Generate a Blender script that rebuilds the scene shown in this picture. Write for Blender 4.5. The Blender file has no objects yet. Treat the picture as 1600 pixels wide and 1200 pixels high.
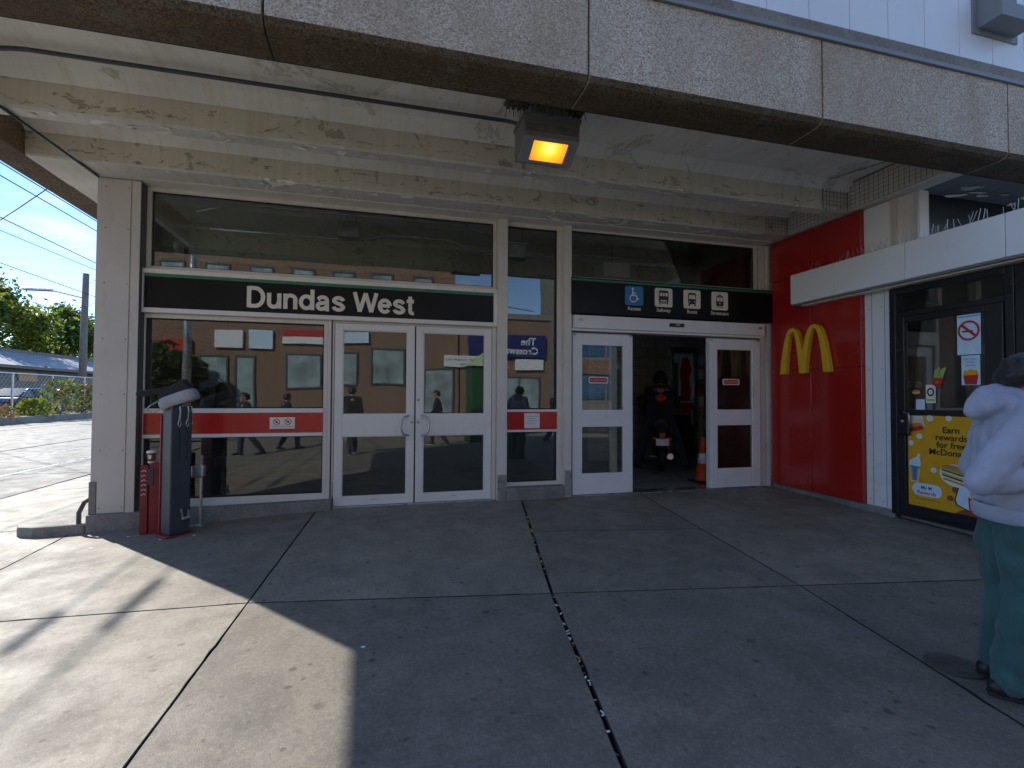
import bpy, bmesh, math, random
from mathutils import Vector, Matrix
R = math.radians
random.seed(7)
scn = bpy.context.scene
C = scn.collection

# ------------------------------------------------------------------ camera, sky, sun, exposure
cam_data = bpy.data.cameras.new('camera'); cam = bpy.data.objects.new('camera', cam_data); C.objects.link(cam)
def cam_basis(yaw, pitch, roll):
    fw = Vector((math.sin(yaw)*math.cos(pitch), math.cos(yaw)*math.cos(pitch), math.sin(pitch)))
    rt = Vector((math.cos(yaw), -math.sin(yaw), 0)); up = rt.cross(fw)
    return (rt*math.cos(roll)+up*math.sin(roll), up*math.cos(roll)-rt*math.sin(roll), fw)
cr, cu, cf = cam_basis(R(14.869), R(1.379), R(0.2835))
cam.matrix_world = Matrix(((cr.x, cu.x, -cf.x, 0), (cr.y, cu.y, -cf.y, 0), (cr.z, cu.z, -cf.z, 1.3555), (0, 0, 0, 1)))
cam_data.sensor_width = 36.0; cam_data.lens = 36.0*772.85/1600; cam_data.clip_start = 0.05; cam_data.clip_end = 2000
scn.camera = cam
SUN_EL, SUN_AZ = R(34.3), math.atan2(-0.648, 0.761)      # azimuth measured from +Y towards +X
world = bpy.data.worlds.new('World'); scn.world = world; world.use_nodes = True
wn, wl = world.node_tree.nodes, world.node_tree.links
wn.clear()
wo = wn.new('ShaderNodeOutputWorld'); bg = wn.new('ShaderNodeBackground'); sky = wn.new('ShaderNodeTexSky')
sky.sky_type = 'NISHITA'; sky.sun_disc = False; sky.sun_elevation = SUN_EL; sky.sun_rotation = SUN_AZ
sky.air_density = 1.0; sky.dust_density = 0.0; sky.ozone_density = 4.0; sky.altitude = 2200
# thin fair-weather cloud laid over the whole sky by direction
tc = wn.new('ShaderNodeTexCoord'); sep = wn.new('ShaderNodeSeparateXYZ'); wl.new(tc.outputs['Generated'], sep.inputs[0])
ad = wn.new('ShaderNodeMath'); ad.operation = 'MAXIMUM'; ad.inputs[1].default_value = 0.06; wl.new(sep.outputs['Z'], ad.inputs[0])
dx = wn.new('ShaderNodeMath'); dx.operation = 'DIVIDE'; wl.new(sep.outputs['X'], dx.inputs[0]); wl.new(ad.outputs[0], dx.inputs[1])
dy = wn.new('ShaderNodeMath'); dy.operation = 'DIVIDE'; wl.new(sep.outputs['Y'], dy.inputs[0]); wl.new(ad.outputs[0], dy.inputs[1])
cmb = wn.new('ShaderNodeCombineXYZ'); wl.new(dx.outputs[0], cmb.inputs[0]); wl.new(dy.outputs[0], cmb.inputs[1])
cn = wn.new('ShaderNodeTexNoise'); cn.inputs['Scale'].default_value = 0.9; cn.inputs['Detail'].default_value = 9; cn.inputs['Roughness'].default_value = 0.62; cn.inputs['Distortion'].default_value = 0.6
wl.new(cmb.outputs[0], cn.inputs['Vector'])
crp = wn.new('ShaderNodeValToRGB'); crp.color_ramp.elements[0].position = 0.53; crp.color_ramp.elements[0].color = (0, 0, 0, 1)
crp.color_ramp.elements[1].position = 0.80; crp.color_ramp.elements[1].color = (0.85, 0.85, 0.85, 1); wl.new(cn.outputs['Fac'], crp.inputs[0])
mx = wn.new('ShaderNodeMix'); mx.data_type = 'RGBA'; mx.inputs['B'].default_value = (4.6, 4.7, 4.9, 1)
wl.new(crp.outputs[0], mx.inputs['Factor']); wl.new(sky.outputs[0], mx.inputs['A']); wl.new(mx.outputs['Result'], bg.inputs['Color'])
bg.inputs['Strength'].default_value = 0.09; wl.new(bg.outputs[0], wo.inputs['Surface'])
sd = bpy.data.lights.new('sun', 'SUN'); sd.energy = 2.35; sd.angle = R(0.55); sd.color = (1.0, 0.95, 0.86)
sun = bpy.data.objects.new('sun', sd); C.objects.link(sun)
sdir = Vector((math.sin(SUN_AZ)*math.cos(SUN_EL), math.cos(SUN_AZ)*math.cos(SUN_EL), math.sin(SUN_EL)))
sun.rotation_euler = sdir.to_track_quat('Z', 'Y').to_euler(); sun.location = sdir*60
vs = scn.view_settings; vs.view_transform = 'Standard'; vs.look = 'None'; vs.gamma = 1.0; vs.use_curve_mapping = False; vs.exposure = 1.68
scn.render.engine = 'CYCLES'
scn.cycles.max_bounces = 10; scn.cycles.diffuse_bounces = 5; scn.cycles.glossy_bounces = 5; scn.cycles.transparent_max_bounces = 14

# ------------------------------------------------------------------ helpers
class MB:
    def __init__(s): s.v = []; s.f = []; s.m = []
    def add(s, vs_, fs, m=0):
        o = len(s.v); s.v += [tuple(v) for v in vs_]; s.f += [tuple(i+o for i in f) for f in fs]; s.m += [m]*len(fs); return s
    def box(s, x0, x1, y0, y1, z0, z1, m=0, bottom=None):
        s.add([(x0,y0,z0),(x1,y0,z0),(x1,y1,z0),(x0,y1,z0),(x0,y0,z1),(x1,y0,z1),(x1,y1,z1),(x0,y1,z1)],
              [(0,3,2,1),(4,5,6,7),(0,1,5,4),(1,2,6,5),(2,3,7,6),(3,0,4,7)], m)
        if bottom is not None: s.m[-6] = bottom
        return s
    def obox(s, mat, sx, sy, sz, m=0):
        vs_ = [mat @ Vector((a*sx/2, b*sy/2, c*sz/2)) for a, b, c in ((-1,-1,-1),(1,-1,-1),(1,1,-1),(-1,1,-1),(-1,-1,1),(1,-1,1),(1,1,1),(-1,1,1))]
        return s.add(vs_, [(0,3,2,1),(4,5,6,7),(0,1,5,4),(1,2,6,5),(2,3,7,6),(3,0,4,7)], m)
    def prism(s, pts, d, m=0):                    # polygon of 3-D points (counter-clockwise seen from its front) pushed by -d
        n = len(pts); d = Vector(d); a = [Vector(p) for p in pts]
        return s.add(a+[p-d for p in a], [tuple(range(n)), tuple(range(2*n-1, n-1, -1))]+[(i, i+n, (i+1) % n+n, (i+1) % n) for i in range(n)], m)
    def tube(s, pts, r, n=8, m=0, cap=True, round_ends=False):
        pts = [Vector(p) for p in pts]; rs = list(r) if hasattr(r, '__len__') else [r]*len(pts)
        if round_ends:
            d0 = (pts[1]-pts[0]).normalized(); d1 = (pts[-1]-pts[-2]).normalized(); a, b = rs[0], rs[-1]
            pts = [pts[0]-d0*a*.98, pts[0]-d0*a*.8, pts[0]-d0*a*.45]+pts+[pts[-1]+d1*b*.45, pts[-1]+d1*b*.8, pts[-1]+d1*b*.98]
            rs = [a*.2, a*.6, a*.89]+rs+[b*.89, b*.6, b*.2]
        vs_ = []; u = None
        for i, p in enumerate(pts):
            t = ((pts[min(i+1, len(pts)-1)]-p).normalized()+(p-pts[max(i-1, 0)]).normalized())
            t = t.normalized() if t.length > 1e-6 else Vector((0, 0, 1))
            if u is None: u = t.orthogonal().normalized()
            u = (u-t*u.dot(t)); u = u.normalized() if u.length > 1e-6 else t.orthogonal().normalized()
            w = t.cross(u)
            vs_ += [p+(u*math.cos(6.28318*k/n)+w*math.sin(6.28318*k/n))*rs[i] for k in range(n)]
        fs = [(i*n+k, i*n+(k+1) % n, (i+1)*n+(k+1) % n, (i+1)*n+k) for i in range(len(pts)-1) for k in range(n)]
        if cap: fs += [tuple(range(n-1, -1, -1)), tuple(range((len(pts)-1)*n, len(pts)*n))]
        return s.add(vs_, fs, m)
    def lathe(s, prof, c=(0, 0, 0), n=24, m=0):
        vs_ = [(c[0]+r*math.cos(6.28318*k/n), c[1]+r*math.sin(6.28318*k/n), c[2]+z) for r, z in prof for k in range(n)]
        q = len(prof)
        return s.add(vs_, [(i*n+k, i*n+(k+1) % n, (i+1)*n+(k+1) % n, (i+1)*n+k) for i in range(q-1) for k in range(n)]+[tuple(range(n-1, -1, -1)), tuple(range((q-1)*n, q*n))], m)
    def mesh(s, name, mats, smooth=False):
        me = bpy.data.meshes.new(name); me.from_pydata(s.v, [], s.f)
        for mt in (mats if isinstance(mats, (list, tuple)) else [mats]): me.materials.append(mt)
        me.polygons.foreach_set('material_index', s.m)
        if smooth: me.polygons.foreach_set('use_smooth', [True]*len(s.f))
        me.update(); return me
    def build(s, name, mats, parent=None, bevel=0, smooth=False, loc=None):
        return link(name, s.mesh(name, mats, smooth), parent, bevel, loc)
def link(name, me, parent=None, bevel=0, loc=None):
    o = bpy.data.objects.new(name, me); C.objects.link(o)
    if parent: o.parent = parent; o.matrix_parent_inverse = parent_inv(parent)
    if loc: o.location = loc
    if bevel:
        b = o.modifiers.new('bevel', 'BEVEL'); b.width = bevel; b.segments = 2; b.limit_method = 'ANGLE'
    return o
def parent_inv(p):
    m = p.matrix_basis.copy(); q = p.parent
    M = m if not q else (q.matrix_basis @ p.matrix_parent_inverse @ m)
    return M.inverted()
def tag(o, label, cat, group=None):
    o['label'] = label; o['category'] = cat
    if group: o['group'] = group
    return o
def thing(name, label, cat, loc=(0, 0, 0), group=None, rz=0):
    o = bpy.data.objects.new(name, None); C.objects.link(o); o.location = loc; o.rotation_euler = (0, 0, rz); o.empty_display_size = .1
    return tag(o, label, cat, group)
def local(o, name, me, bevel=0):              # child whose mesh is given in the thing's own coordinates
    c = bpy.data.objects.new(name, me); C.objects.link(c); c.parent = o
    if bevel:
        b = c.modifiers.new('bevel', 'BEVEL'); b.width = bevel; b.segments = 2; b.limit_method = 'ANGLE'
    return c
def struct(name, o): o['kind'] = 'structure'; return o
def stuff(o): o['kind'] = 'stuff'; return o
def box(name, dims, mat, parent=None, bevel=0): return MB().box(*dims).build(name, mat, parent, bevel)
def copy_tree(o, parent=None):
    c = o.copy(); C.objects.link(c); c.parent = parent
    if parent: c.matrix_parent_inverse = o.matrix_parent_inverse.copy()
    for ch in list(o.children): copy_tree(ch, c)
    return c
class Plane2:                                    # a flat print surface: origin + u (right) + v (up), n = outwards
    def __init__(s, o, u, v): s.o = Vector(o); s.u = Vector(u); s.v = Vector(v); s.n = s.u.cross(s.v).normalized()
    def p(s, a, b, off=0): return s.o+s.u*a+s.v*b+s.n*off
    def flat(s, name, pts, mat, parent, off=.002, th=None):
        mb = MB(); P = [s.p(a, b, off) for a, b in pts]
        if th: mb.prism(P, s.n*th)
        else: mb.add(P, [tuple(range(len(P)))])
        return mb.build(name, mat, parent)
    def text(s, txt, a, b, size, mat, parent, off=.003, name='lettering', align='LEFT', bold=0.0, sx=1.0, extrude=0.0, width=None):
        cu = bpy.data.curves.new('t', 'FONT'); cu.body = txt; cu.size = size; cu.align_x = align; cu.offset = bold; cu.extrude = extrude; cu.resolution_u = 6
        t = bpy.data.objects.new('t', cu); C.objects.link(t)
        dg = bpy.context.evaluated_depsgraph_get(); dg.update()
        me = bpy.data.meshes.new_from_object(t.evaluated_get(dg)); me.name = name
        bpy.data.objects.remove(t)
        if width:
            xs = [v.co.x for v in me.vertices]; w = max(xs)-min(xs); sx = width/w; x0 = min(xs)
            for v in me.vertices: v.co.x = (v.co.x-(x0 if align == 'LEFT' else 0))
        for v in me.vertices: v.co = s.p(a+v.co.x*sx, b+v.co.y, off+v.co.z)
        me.materials.clear(); me.materials.append(mat); me.update()
        return link(name, me, parent)
def ell(cx, cy, rx, ry, n=28, rot=0, a0=0, a1=360):
    out = []
    for i in range(n if a1-a0 >= 360 else n+1):
        a = R(a0+(a1-a0)*i/n); x, y = rx*math.cos(a), ry*math.sin(a)
        out.append((cx+x*math.cos(rot)-y*math.sin(rot), cy+x*math.sin(rot)+y*math.cos(rot)))
    return out
def rrect(x0, y0, x1, y1, r, n=5):
    out = []
    for cx, cy, a in ((x1-r, y0+r, -90), (x1-r, y1-r, 0), (x0+r, y1-r, 90), (x0+r, y0+r, 180)):
        out += [(cx+r*math.cos(R(a+90*i/n)), cy+r*math.sin(R(a+90*i/n))) for i in range(n+1)]
    return out
def ring(cx, cy, r0, r1, n=36, ry=1.0):
    return [(cx+r0*math.cos(6.28318*i/n), cy+ry*r0*math.sin(6.28318*i/n)) for i in range(n)], [(cx+r1*math.cos(6.28318*i/n), cy+ry*r1*math.sin(6.28318*i/n)) for i in range(n)]
def flat_ring(P, name, cx, cy, r0, r1, mat, parent, off=.003, ry=1.0, n=36):
    a, b = ring(cx, cy, r0, r1, n, ry); mb = MB()
    mb.add([P.p(x, y, off) for x, y in a+b], [(i, n+i, n+(i+1) % n, (i+1) % n) for i in range(n)])
    return mb.build(name, mat, parent)

# ------------------------------------------------------------------ materials
def nmat(name):
    m = bpy.data.materials.new(name); m.use_nodes = True; t = m.node_tree
    return m, t, t.nodes, t.links, t.nodes['Principled BSDF']
def N(nodes, kind, **kw):
    n = nodes.new(kind)
    for k, v in kw.items():
        if k in n.inputs: n.inputs[k].default_value = v
        else: setattr(n, k, v)
    return n
def col4(c): return (c[0], c[1], c[2], 1)
def ramp(nodes, links, src, stops):
    r = nodes.new('ShaderNodeValToRGB'); e = r.color_ramp.elements
    while len(e) < len(stops): e.new(0.5)
    for i, (p, c) in enumerate(stops): e[i].position = p; e[i].color = col4(c) if hasattr(c, '__len__') else (c, c, c, 1)
    links.new(src, r.inputs[0]); return r
def mixc(nodes, links, fac, a, b, mode='MIX'):
    m = nodes.new('ShaderNodeMix'); m.data_type = 'RGBA'; m.blend_type = mode; m.clamp_factor = True
    for sock, v in (('Factor', fac), ('A', a), ('B', b)):
        if hasattr(v, 'default_value') or hasattr(v, 'links'): links.new(v, m.inputs[sock])
        elif sock == 'Factor': m.inputs[sock].default_value = v
        else: m.inputs[sock].default_value = col4(v)
    return m.outputs['Result']
def pos(nodes, links, scale=(1, 1, 1)):
    g = nodes.new('ShaderNodeNewGeometry'); mp = nodes.new('ShaderNodeMapping'); mp.inputs['Scale'].default_value = scale
    links.new(g.outputs['Position'], mp.inputs['Vector']); return mp.outputs[0]
def noise(nodes, links, vec, scale, detail=4, rough=.55, dist=0):
    n = N(nodes, 'ShaderNodeTexNoise', Scale=scale, Detail=detail, Roughness=rough, Distortion=dist); links.new(vec, n.inputs['Vector']); return n.outputs['Fac']
def bump(nodes, links, h, bsdf, strength=.3, dist=.01):
    b = N(nodes, 'ShaderNodeBump', Strength=strength, Distance=dist); links.new(h, b.inputs['Height']); links.new(b.outputs[0], bsdf.inputs['Normal']); return b
def paint(name, c, rough=.4, var=.12, scale=3, metal=0, bmp=.08, dirt=.25, dirtc=(.10, .085, .06), coat=0, spec=.5):
    m, t, nd, lk, b = nmat(name)
    v = pos(nd, lk); n1 = noise(nd, lk, v, scale, 6, .6); n2 = noise(nd, lk, v, scale*11, 3)
    lo = [x*(1-var) for x in c]; hi = [min(1, x*(1+var)) for x in c]
    base = ramp(nd, lk, n1, [(.3, lo), (.7, hi)]).outputs[0]
    vs_ = pos(nd, lk, (1, 1, .22)); n3 = noise(nd, lk, vs_, scale*2.3, 8, .7)
    dm = ramp(nd, lk, n3, [(.56, 0), (.80, dirt)]).outputs[0]
    base = mixc(nd, lk, dm, base, dirtc)
    lk.new(base, b.inputs['Base Color']); b.inputs['Metallic'].default_value = metal; b.inputs['Specular IOR Level'].default_value = spec
    rr = ramp(nd, lk, n1, [(.3, max(0, rough-.08)), (.75, min(1, rough+.10))]); lk.new(rr.outputs[0], b.inputs['Roughness'])
    b.inputs['Coat Weight'].default_value = coat; b.inputs['Coat Roughness'].default_value = .08
    if bmp: bump(nd, lk, n2, b, bmp, .004)
    return m
def plain(name, c, rough=.5, metal=0, emit=None, es=0):
    m, t, nd, lk, b = nmat(name)
    v = pos(nd, lk); n = noise(nd, lk, v, 9, 4)
    lk.new(ramp(nd, lk, n, [(.3, [x*.93 for x in c]), (.7, [min(1, x*1.06) for x in c])]).outputs[0], b.inputs['Base Color'])
    b.inputs['Roughness'].default_value = rough; b.inputs['Metallic'].default_value = metal
    if emit: b.inputs['Emission Color'].default_value = col4(emit); b.inputs['Emission Strength'].default_value = es
    return m
def glass(name, tint=(.90, .93, .92), ior=1.72, wob=.0012):
    m, t, nd, lk, b = nmat(name); nd.remove(b)
    out = [n for n in nd if n.type == 'OUTPUT_MATERIAL'][0]
    fr = N(nd, 'ShaderNodeFresnel', IOR=ior); tr = N(nd, 'ShaderNodeBsdfTransparent'); tr.inputs[0].default_value = col4(tint)
    gl = N(nd, 'ShaderNodeBsdfGlossy', Roughness=0.0); gl.inputs[0].default_value = (.96, .98, .97, 1)
    v = pos(nd, lk); n = noise(nd, lk, v, 1.6, 1); bp = N(nd, 'ShaderNodeBump', Strength=.16, Distance=wob*4); lk.new(n, bp.inputs['Height']); lk.new(bp.outputs[0], gl.inputs['Normal'])
    n2 = noise(nd, lk, pos(nd, lk, (1, 1, .3)), 5, 8, .7); dust = ramp(nd, lk, n2, [(.45, .003), (.85, .045)]).outputs[0]
    df = N(nd, 'ShaderNodeBsdfDiffuse'); df.inputs[0].default_value = (.5, .48, .43, 1)
    s1 = nd.new('ShaderNodeMixShader'); lk.new(fr.outputs[0], s1.inputs[0]); lk.new(tr.outputs[0], s1.inputs[1]); lk.new(gl.outputs[0], s1.inputs[2])
    s2 = nd.new('ShaderNodeMixShader'); lk.new(dust, s2.inputs[0]); lk.new(s1.outputs[0], s2.inputs[1]); lk.new(df.outputs[0], s2.inputs[2])
    lk.new(s2.outputs[0], out.inputs[0]); return m
def concrete_floor(name, c=(.34, .325, .295), gum=True, rough=.62, tint=None, vary=False):
    m, t, nd, lk, b = nmat(name)
    v = pos(nd, lk); n1 = noise(nd, lk, v, .55, 7, .6, .4); n2 = noise(nd, lk, v, 3.2, 8, .65); n3 = noise(nd, lk, v, 160, 3, .7)
    base = ramp(nd, lk, n1, [(.28, [x*.74 for x in c]), (.5, c), (.75, [x*1.16 for x in c])]).outputs[0]
    base = mixc(nd, lk, ramp(nd, lk, n2, [(.40, .0), (.72, .60)]).outputs[0], base, [x*.56 for x in c]); nb_ = noise(nd, lk, v, 1.25, 9, .72, 1.2); base = mixc(nd, lk, ramp(nd, lk, nb_, [(.48, 0), (.58, .50), (.72, .68)]).outputs[0], base, [x*.55 for x in c])
    base = mixc(nd, lk, ramp(nd, lk, n3, [(.36, .45), (.5, 0)]).outputs[0], base, [x*.45 for x in c])
    base = mixc(nd, lk, ramp(nd, lk, n3, [(.56, 0), (.70, .40)]).outputs[0], base, [min(1, x*1.7) for x in c])
    n4 = noise(nd, lk, v, 42, 4, .7); base = mixc(nd, lk, ramp(nd, lk, n4, [(.34, .50), (.48, 0)]).outputs[0], base, [x*.52 for x in c]); base = mixc(nd, lk, ramp(nd, lk, n4, [(.54, 0), (.68, .36)]).outputs[0], base, [min(1, x*1.55) for x in c])
    n6 = noise(nd, lk, v, 11, 6, .7); base = mixc(nd, lk, ramp(nd, lk, n6, [(.55, 0), (.72, .34)]).outputs[0], base, [x*.55 for x in c])
    st = noise(nd, lk, pos(nd, lk, (2.4, .35, 1)), 3.0, 6, .7); base = mixc(nd, lk, ramp(nd, lk, st, [(.60, 0), (.78, .28)]).outputs[0], base, [min(1, x*1.35) for x in c])
    if gum:
        for sc, w0, dk in ((1.3, .024, .34), (2.9, .040, .36), (6.1, .055, .42)):
            vo = N(nd, 'ShaderNodeTexVoronoi', Scale=sc, Randomness=1.0); vo.voronoi_dimensions = '2D'
            mv = nd.new('ShaderNodeVectorMath'); mv.operation = 'ADD'; nv = N(nd, 'ShaderNodeTexNoise', Scale=14, Detail=2); lk.new(v, nv.inputs['Vector'])
            sc_ = nd.new('ShaderNodeVectorMath'); sc_.operation = 'SCALE'; sc_.inputs['Scale'].default_value = .035; lk.new(nv.outputs['Color'], sc_.inputs[0])
            lk.new(v, mv.inputs[0]); lk.new(sc_.outputs[0], mv.inputs[1]); lk.new(mv.outputs[0], vo.inputs['Vector'])
            spot = ramp(nd, lk, vo.outputs['Distance'], [(w0, 1), (w0*1.7, 0)]).outputs[0]
            sx = nd.new('ShaderNodeSeparateColor'); lk.new(vo.outputs['Color'], sx.inputs[0])
            pick = ramp(nd, lk, sx.outputs[0], [(.40, 0), (.85, .85)]).outputs[0]
            mm = nd.new('ShaderNodeMath'); mm.operation = 'MULTIPLY'; lk.new(spot, mm.inputs[0]); lk.new(pick, mm.inputs[1])
            base = mixc(nd, lk, mm.outputs[0], base, [x*dk for x in c])
    b.inputs['Specular IOR Level'].default_value = .28
    if vary:
        oi = nd.new('ShaderNodeObjectInfo'); base = mixc(nd, lk, 1.0, base, ramp(nd, lk, oi.outputs['Random'], [(0, (.82, .81, .80)), (1, (1.14, 1.13, 1.10))]).outputs[0], 'MULTIPLY')
    lk.new(base, b.inputs['Base Color'])
    lk.new(ramp(nd, lk, n2, [(.3, rough-.14), (.7, rough+.12)]).outputs[0], b.inputs['Roughness'])
    mh = nd.new('ShaderNodeMath'); mh.operation = 'MULTIPLY_ADD'; mh.inputs[1].default_value = .5; lk.new(n2, mh.inputs[0]); lk.new(n3, mh.inputs[2])
    bump(nd, lk, mh.outputs[0], b, .35, .006); return m
def aggregate(name, c=(.52, .455, .375), dark=(.29, .24, .19), light=(.78, .71, .61), grime=0.0, scale=98):
    m, t, nd, lk, b = nmat(name)
    v = pos(nd, lk); vo = N(nd, 'ShaderNodeTexVoronoi', Scale=scale); lk.new(v, vo.inputs['Vector'])
    sx = nd.new('ShaderNodeSeparateColor'); lk.new(vo.outputs['Color'], sx.inputs[0])
    base = ramp(nd, lk, sx.outputs[0], [(.1, dark), (.35, c), (.7, [x*1.15 for x in c]), (.95, light)]).outputs[0]
    gap = ramp(nd, lk, vo.outputs['Distance'], [(.42, 0), (.75, .32)]).outputs[0]; base = mixc(nd, lk, gap, base, dark)
    n1 = noise(nd, lk, pos(nd, lk, (1, 1, .25)), 1.3, 7, .65); base = mixc(nd, lk, ramp(nd, lk, n1, [(.40, 0), (.68, .75)]).outputs[0], base, [c[0]*.60, c[1]*.53, c[2]*.40])
    n5 = noise(nd, lk, pos(nd, lk, (1.6, 1, .12)), 2.2, 6, .6); base = mixc(nd, lk, ramp(nd, lk, n5, [(.56, 0), (.72, .32)]).outputs[0], base, (.40, .42, .33))
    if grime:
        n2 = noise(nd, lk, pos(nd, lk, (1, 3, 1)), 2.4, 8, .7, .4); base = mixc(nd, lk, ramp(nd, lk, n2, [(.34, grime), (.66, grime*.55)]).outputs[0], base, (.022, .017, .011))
    lk.new(base, b.inputs['Base Color']); b.inputs['Roughness'].default_value = .85
    bump(nd, lk, vo.outputs['Distance'], b, .45, .008); return m
def peeling(name, c=(.56, .52, .43), under=(.33, .28, .21), crack=.75, scale=1.6, lines=False):
    m, t, nd, lk, b = nmat(name)
    v = pos(nd, lk); n1 = noise(nd, lk, v, 1.1, 7, .6); n2 = noise(nd, lk, v, 9, 7, .65)
    base = ramp(nd, lk, n1, [(.3, [x*.86 for x in c]), (.7, [min(1, x*1.10) for x in c])]).outputs[0]
    dr = noise(nd, lk, pos(nd, lk, (5, 1, .35)), 2.2, 6, .7); base = mixc(nd, lk, ramp(nd, lk, dr, [(.48, 0), (.75, .5)]).outputs[0], base, [c[0]*.72, c[1]*.62, c[2]*.45])
    mask = noise(nd, lk, pos(nd, lk, (1, 1, 1.6)), scale, 10, .68, .9)
    chip = ramp(nd, lk, mask, [(.600, 0), (.612, 1)]).outputs[0]
    edge = ramp(nd, lk, mask, [(.584, 0), (.598, crack), (.608, crack), (.622, 0)]).outputs[0]
    base = mixc(nd, lk, chip, base, [min(1, under[0]*1.35), min(1, under[1]*1.4), min(1, under[2]*1.4)]); base = mixc(nd, lk, edge, base, (.10, .08, .06))
    if lines:
        for z0, sc in ((3.785, 1.9),):
            sp_ = nd.new('ShaderNodeSeparateXYZ'); lk.new(v, sp_.inputs[0]); nx = noise(nd, lk, pos(nd, lk, (1, .2, .0)), sc, 9, .72)
            ma = nd.new('ShaderNodeMath'); ma.operation = 'MULTIPLY_ADD'; ma.inputs[1].default_value = .34; lk.new(nx, ma.inputs[0]); lk.new(sp_.outputs['Z'], ma.inputs[2])
            ms = nd.new('ShaderNodeMath'); ms.operation = 'SUBTRACT'; ms.inputs[1].default_value = z0+.17; lk.new(ma.outputs[0], ms.inputs[0]); mb_ = nd.new('ShaderNodeMath'); mb_.operation = 'ABSOLUTE'; lk.new(ms.outputs[0], mb_.inputs[0])
            ln = ramp(nd, lk, mb_.outputs[0], [(.003, .70), (.010, 0)]).outputs[0]; gt = ramp(nd, lk, noise(nd, lk, v, 2.6, 7, .75), [(.50, 0), (.60, 1)]).outputs[0]
            mm_ = nd.new('ShaderNodeMath'); mm_.operation = 'MULTIPLY'; lk.new(ln, mm_.inputs[0]); lk.new(gt, mm_.inputs[1]); base = mixc(nd, lk, mm_.outputs[0], base, (.11, .085, .06))
    sp = noise(nd, lk, v, 23, 5, .6); base = mixc(nd, lk, ramp(nd, lk, sp, [(.66, 0), (.72, .7)]).outputs[0], base, (.17, .15, .12))
    lk.new(base, b.inputs['Base Color']); b.inputs['Roughness'].default_value = .72
    h = nd.new('ShaderNodeMath'); h.operation = 'SUBTRACT'; lk.new(n2, h.inputs[0]); lk.new(chip, h.inputs[1]); bump(nd, lk, h.outputs[0], b, .35, .008); return m
def brick_mat(name, c1=(.27, .15, .085), c2=(.20, .10, .055), mortar=(.26, .21, .16), scale=1.0, axis='XZ', off=.5, bw=.24, rh=.075, ms=.011, rough=.8):
    m, t, nd, lk, b = nmat(name)
    g = nd.new('ShaderNodeNewGeometry'); sp = nd.new('ShaderNodeSeparateXYZ'); lk.new(g.outputs['Position'], sp.inputs[0]); cb = nd.new('ShaderNodeCombineXYZ')
    lk.new(sp.outputs[axis[0]], cb.inputs[0]); lk.new(sp.outputs[axis[1]], cb.inputs[1])
    bt = N(nd, 'ShaderNodeTexBrick', Scale=1.0); bt.inputs['Brick Width'].default_value = bw; bt.inputs['Row Height'].default_value = rh; bt.inputs['Mortar Size'].default_value = ms; bt.offset = off
    bt.inputs['Color1'].default_value = col4(c1); bt.inputs['Color2'].default_value = col4(c2); bt.inputs['Mortar'].default_value = col4(mortar); lk.new(cb.outputs[0], bt.inputs['Vector'])
    n = noise(nd, lk, pos(nd, lk), .8, 6, .6); base = mixc(nd, lk, ramp(nd, lk, n, [(.35, .0), (.8, .4)]).outputs[0], bt.outputs['Color'], [x*.6 for x in c1])
    lk.new(base, b.inputs['Base Color']); b.inputs['Roughness'].default_value = rough
    inv = nd.new('ShaderNodeMath'); inv.operation = 'SUBTRACT'; inv.inputs[0].default_value = 1; lk.new(bt.outputs['Fac'], inv.inputs[1]); bump(nd, lk, inv.outputs[0], b, .5, .008); return m
def fabric(name, c, var=.15, rough=.9, scale=5):
    m, t, nd, lk, b = nmat(name)
    tcn = nd.new('ShaderNodeTexCoord'); n1 = noise(nd, lk, tcn.outputs['Object'], scale, 5); n2 = noise(nd, lk, tcn.outputs['Object'], 260, 2)
    lk.new(ramp(nd, lk, n1, [(.3, [x*(1-var) for x in c]), (.7, [min(1, x*(1+var)) for x in c])]).outputs[0], b.inputs['Base Color']); b.inputs['Roughness'].default_value = rough
    b.inputs['Sheen Weight'].default_value = .15; bump(nd, lk, n2, b, .25, .002); return m
M = {}
M['pave'] = concrete_floor('pavement concrete', (.25, .225, .185), vary=True); M['road'] = concrete_floor('road concrete', (.29, .28, .25), False, .75)
M['asphalt'] = concrete_floor('asphalt', (.085, .085, .085), False, .85)
M['joint'] = paint('joint dirt', (.035, .031, .027), .95, .4, 14)
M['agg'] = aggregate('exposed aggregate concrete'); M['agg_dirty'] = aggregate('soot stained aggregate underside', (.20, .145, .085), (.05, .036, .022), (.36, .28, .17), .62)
M['agg_brown'] = aggregate('brown aggregate concrete', (.30, .22, .14), (.10, .075, .05), (.45, .37, .27))
M['beam'] = peeling('peeling cream paint with warm light tint', (.66, .605, .49), scale=4.6, lines=True); M['ceil'] = peeling('off-white ceiling paint', (.76, .745, .69), (.5, .47, .4), .35, .9)
M['soffit'] = peeling('grey peeling soffit paint', (.62, .60, .56), (.66, .64, .58), .45, 1.9)
M['alu'] = paint('off-white painted aluminium', (.70, .655, .59), .38, .07, 2.2, 0, .03, .22)
M['alu_door'] = paint('pale door aluminium', (.79, .765, .72), .36, .06, 2.2, 0, .03, .14)
M['alu_slide'] = paint('silver white sliding door aluminium', (.78, .78, .785), .34, .05, 2.5, .0, .03, .12)
M['alu_grey'] = paint('beige grey column cladding', (.60, .56, .51), .42, .08, 1.4, 0, .03, .35)
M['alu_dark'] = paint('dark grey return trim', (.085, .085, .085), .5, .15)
M['plinth'] = concrete_floor('plinth concrete', (.27, .255, .23), False, .8)
M['red_band'] = paint('red enamel band', (.50, .018, .016), .22, .06, 2, 0, .0, .10, (.2, .02, .02), .3)
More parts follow.
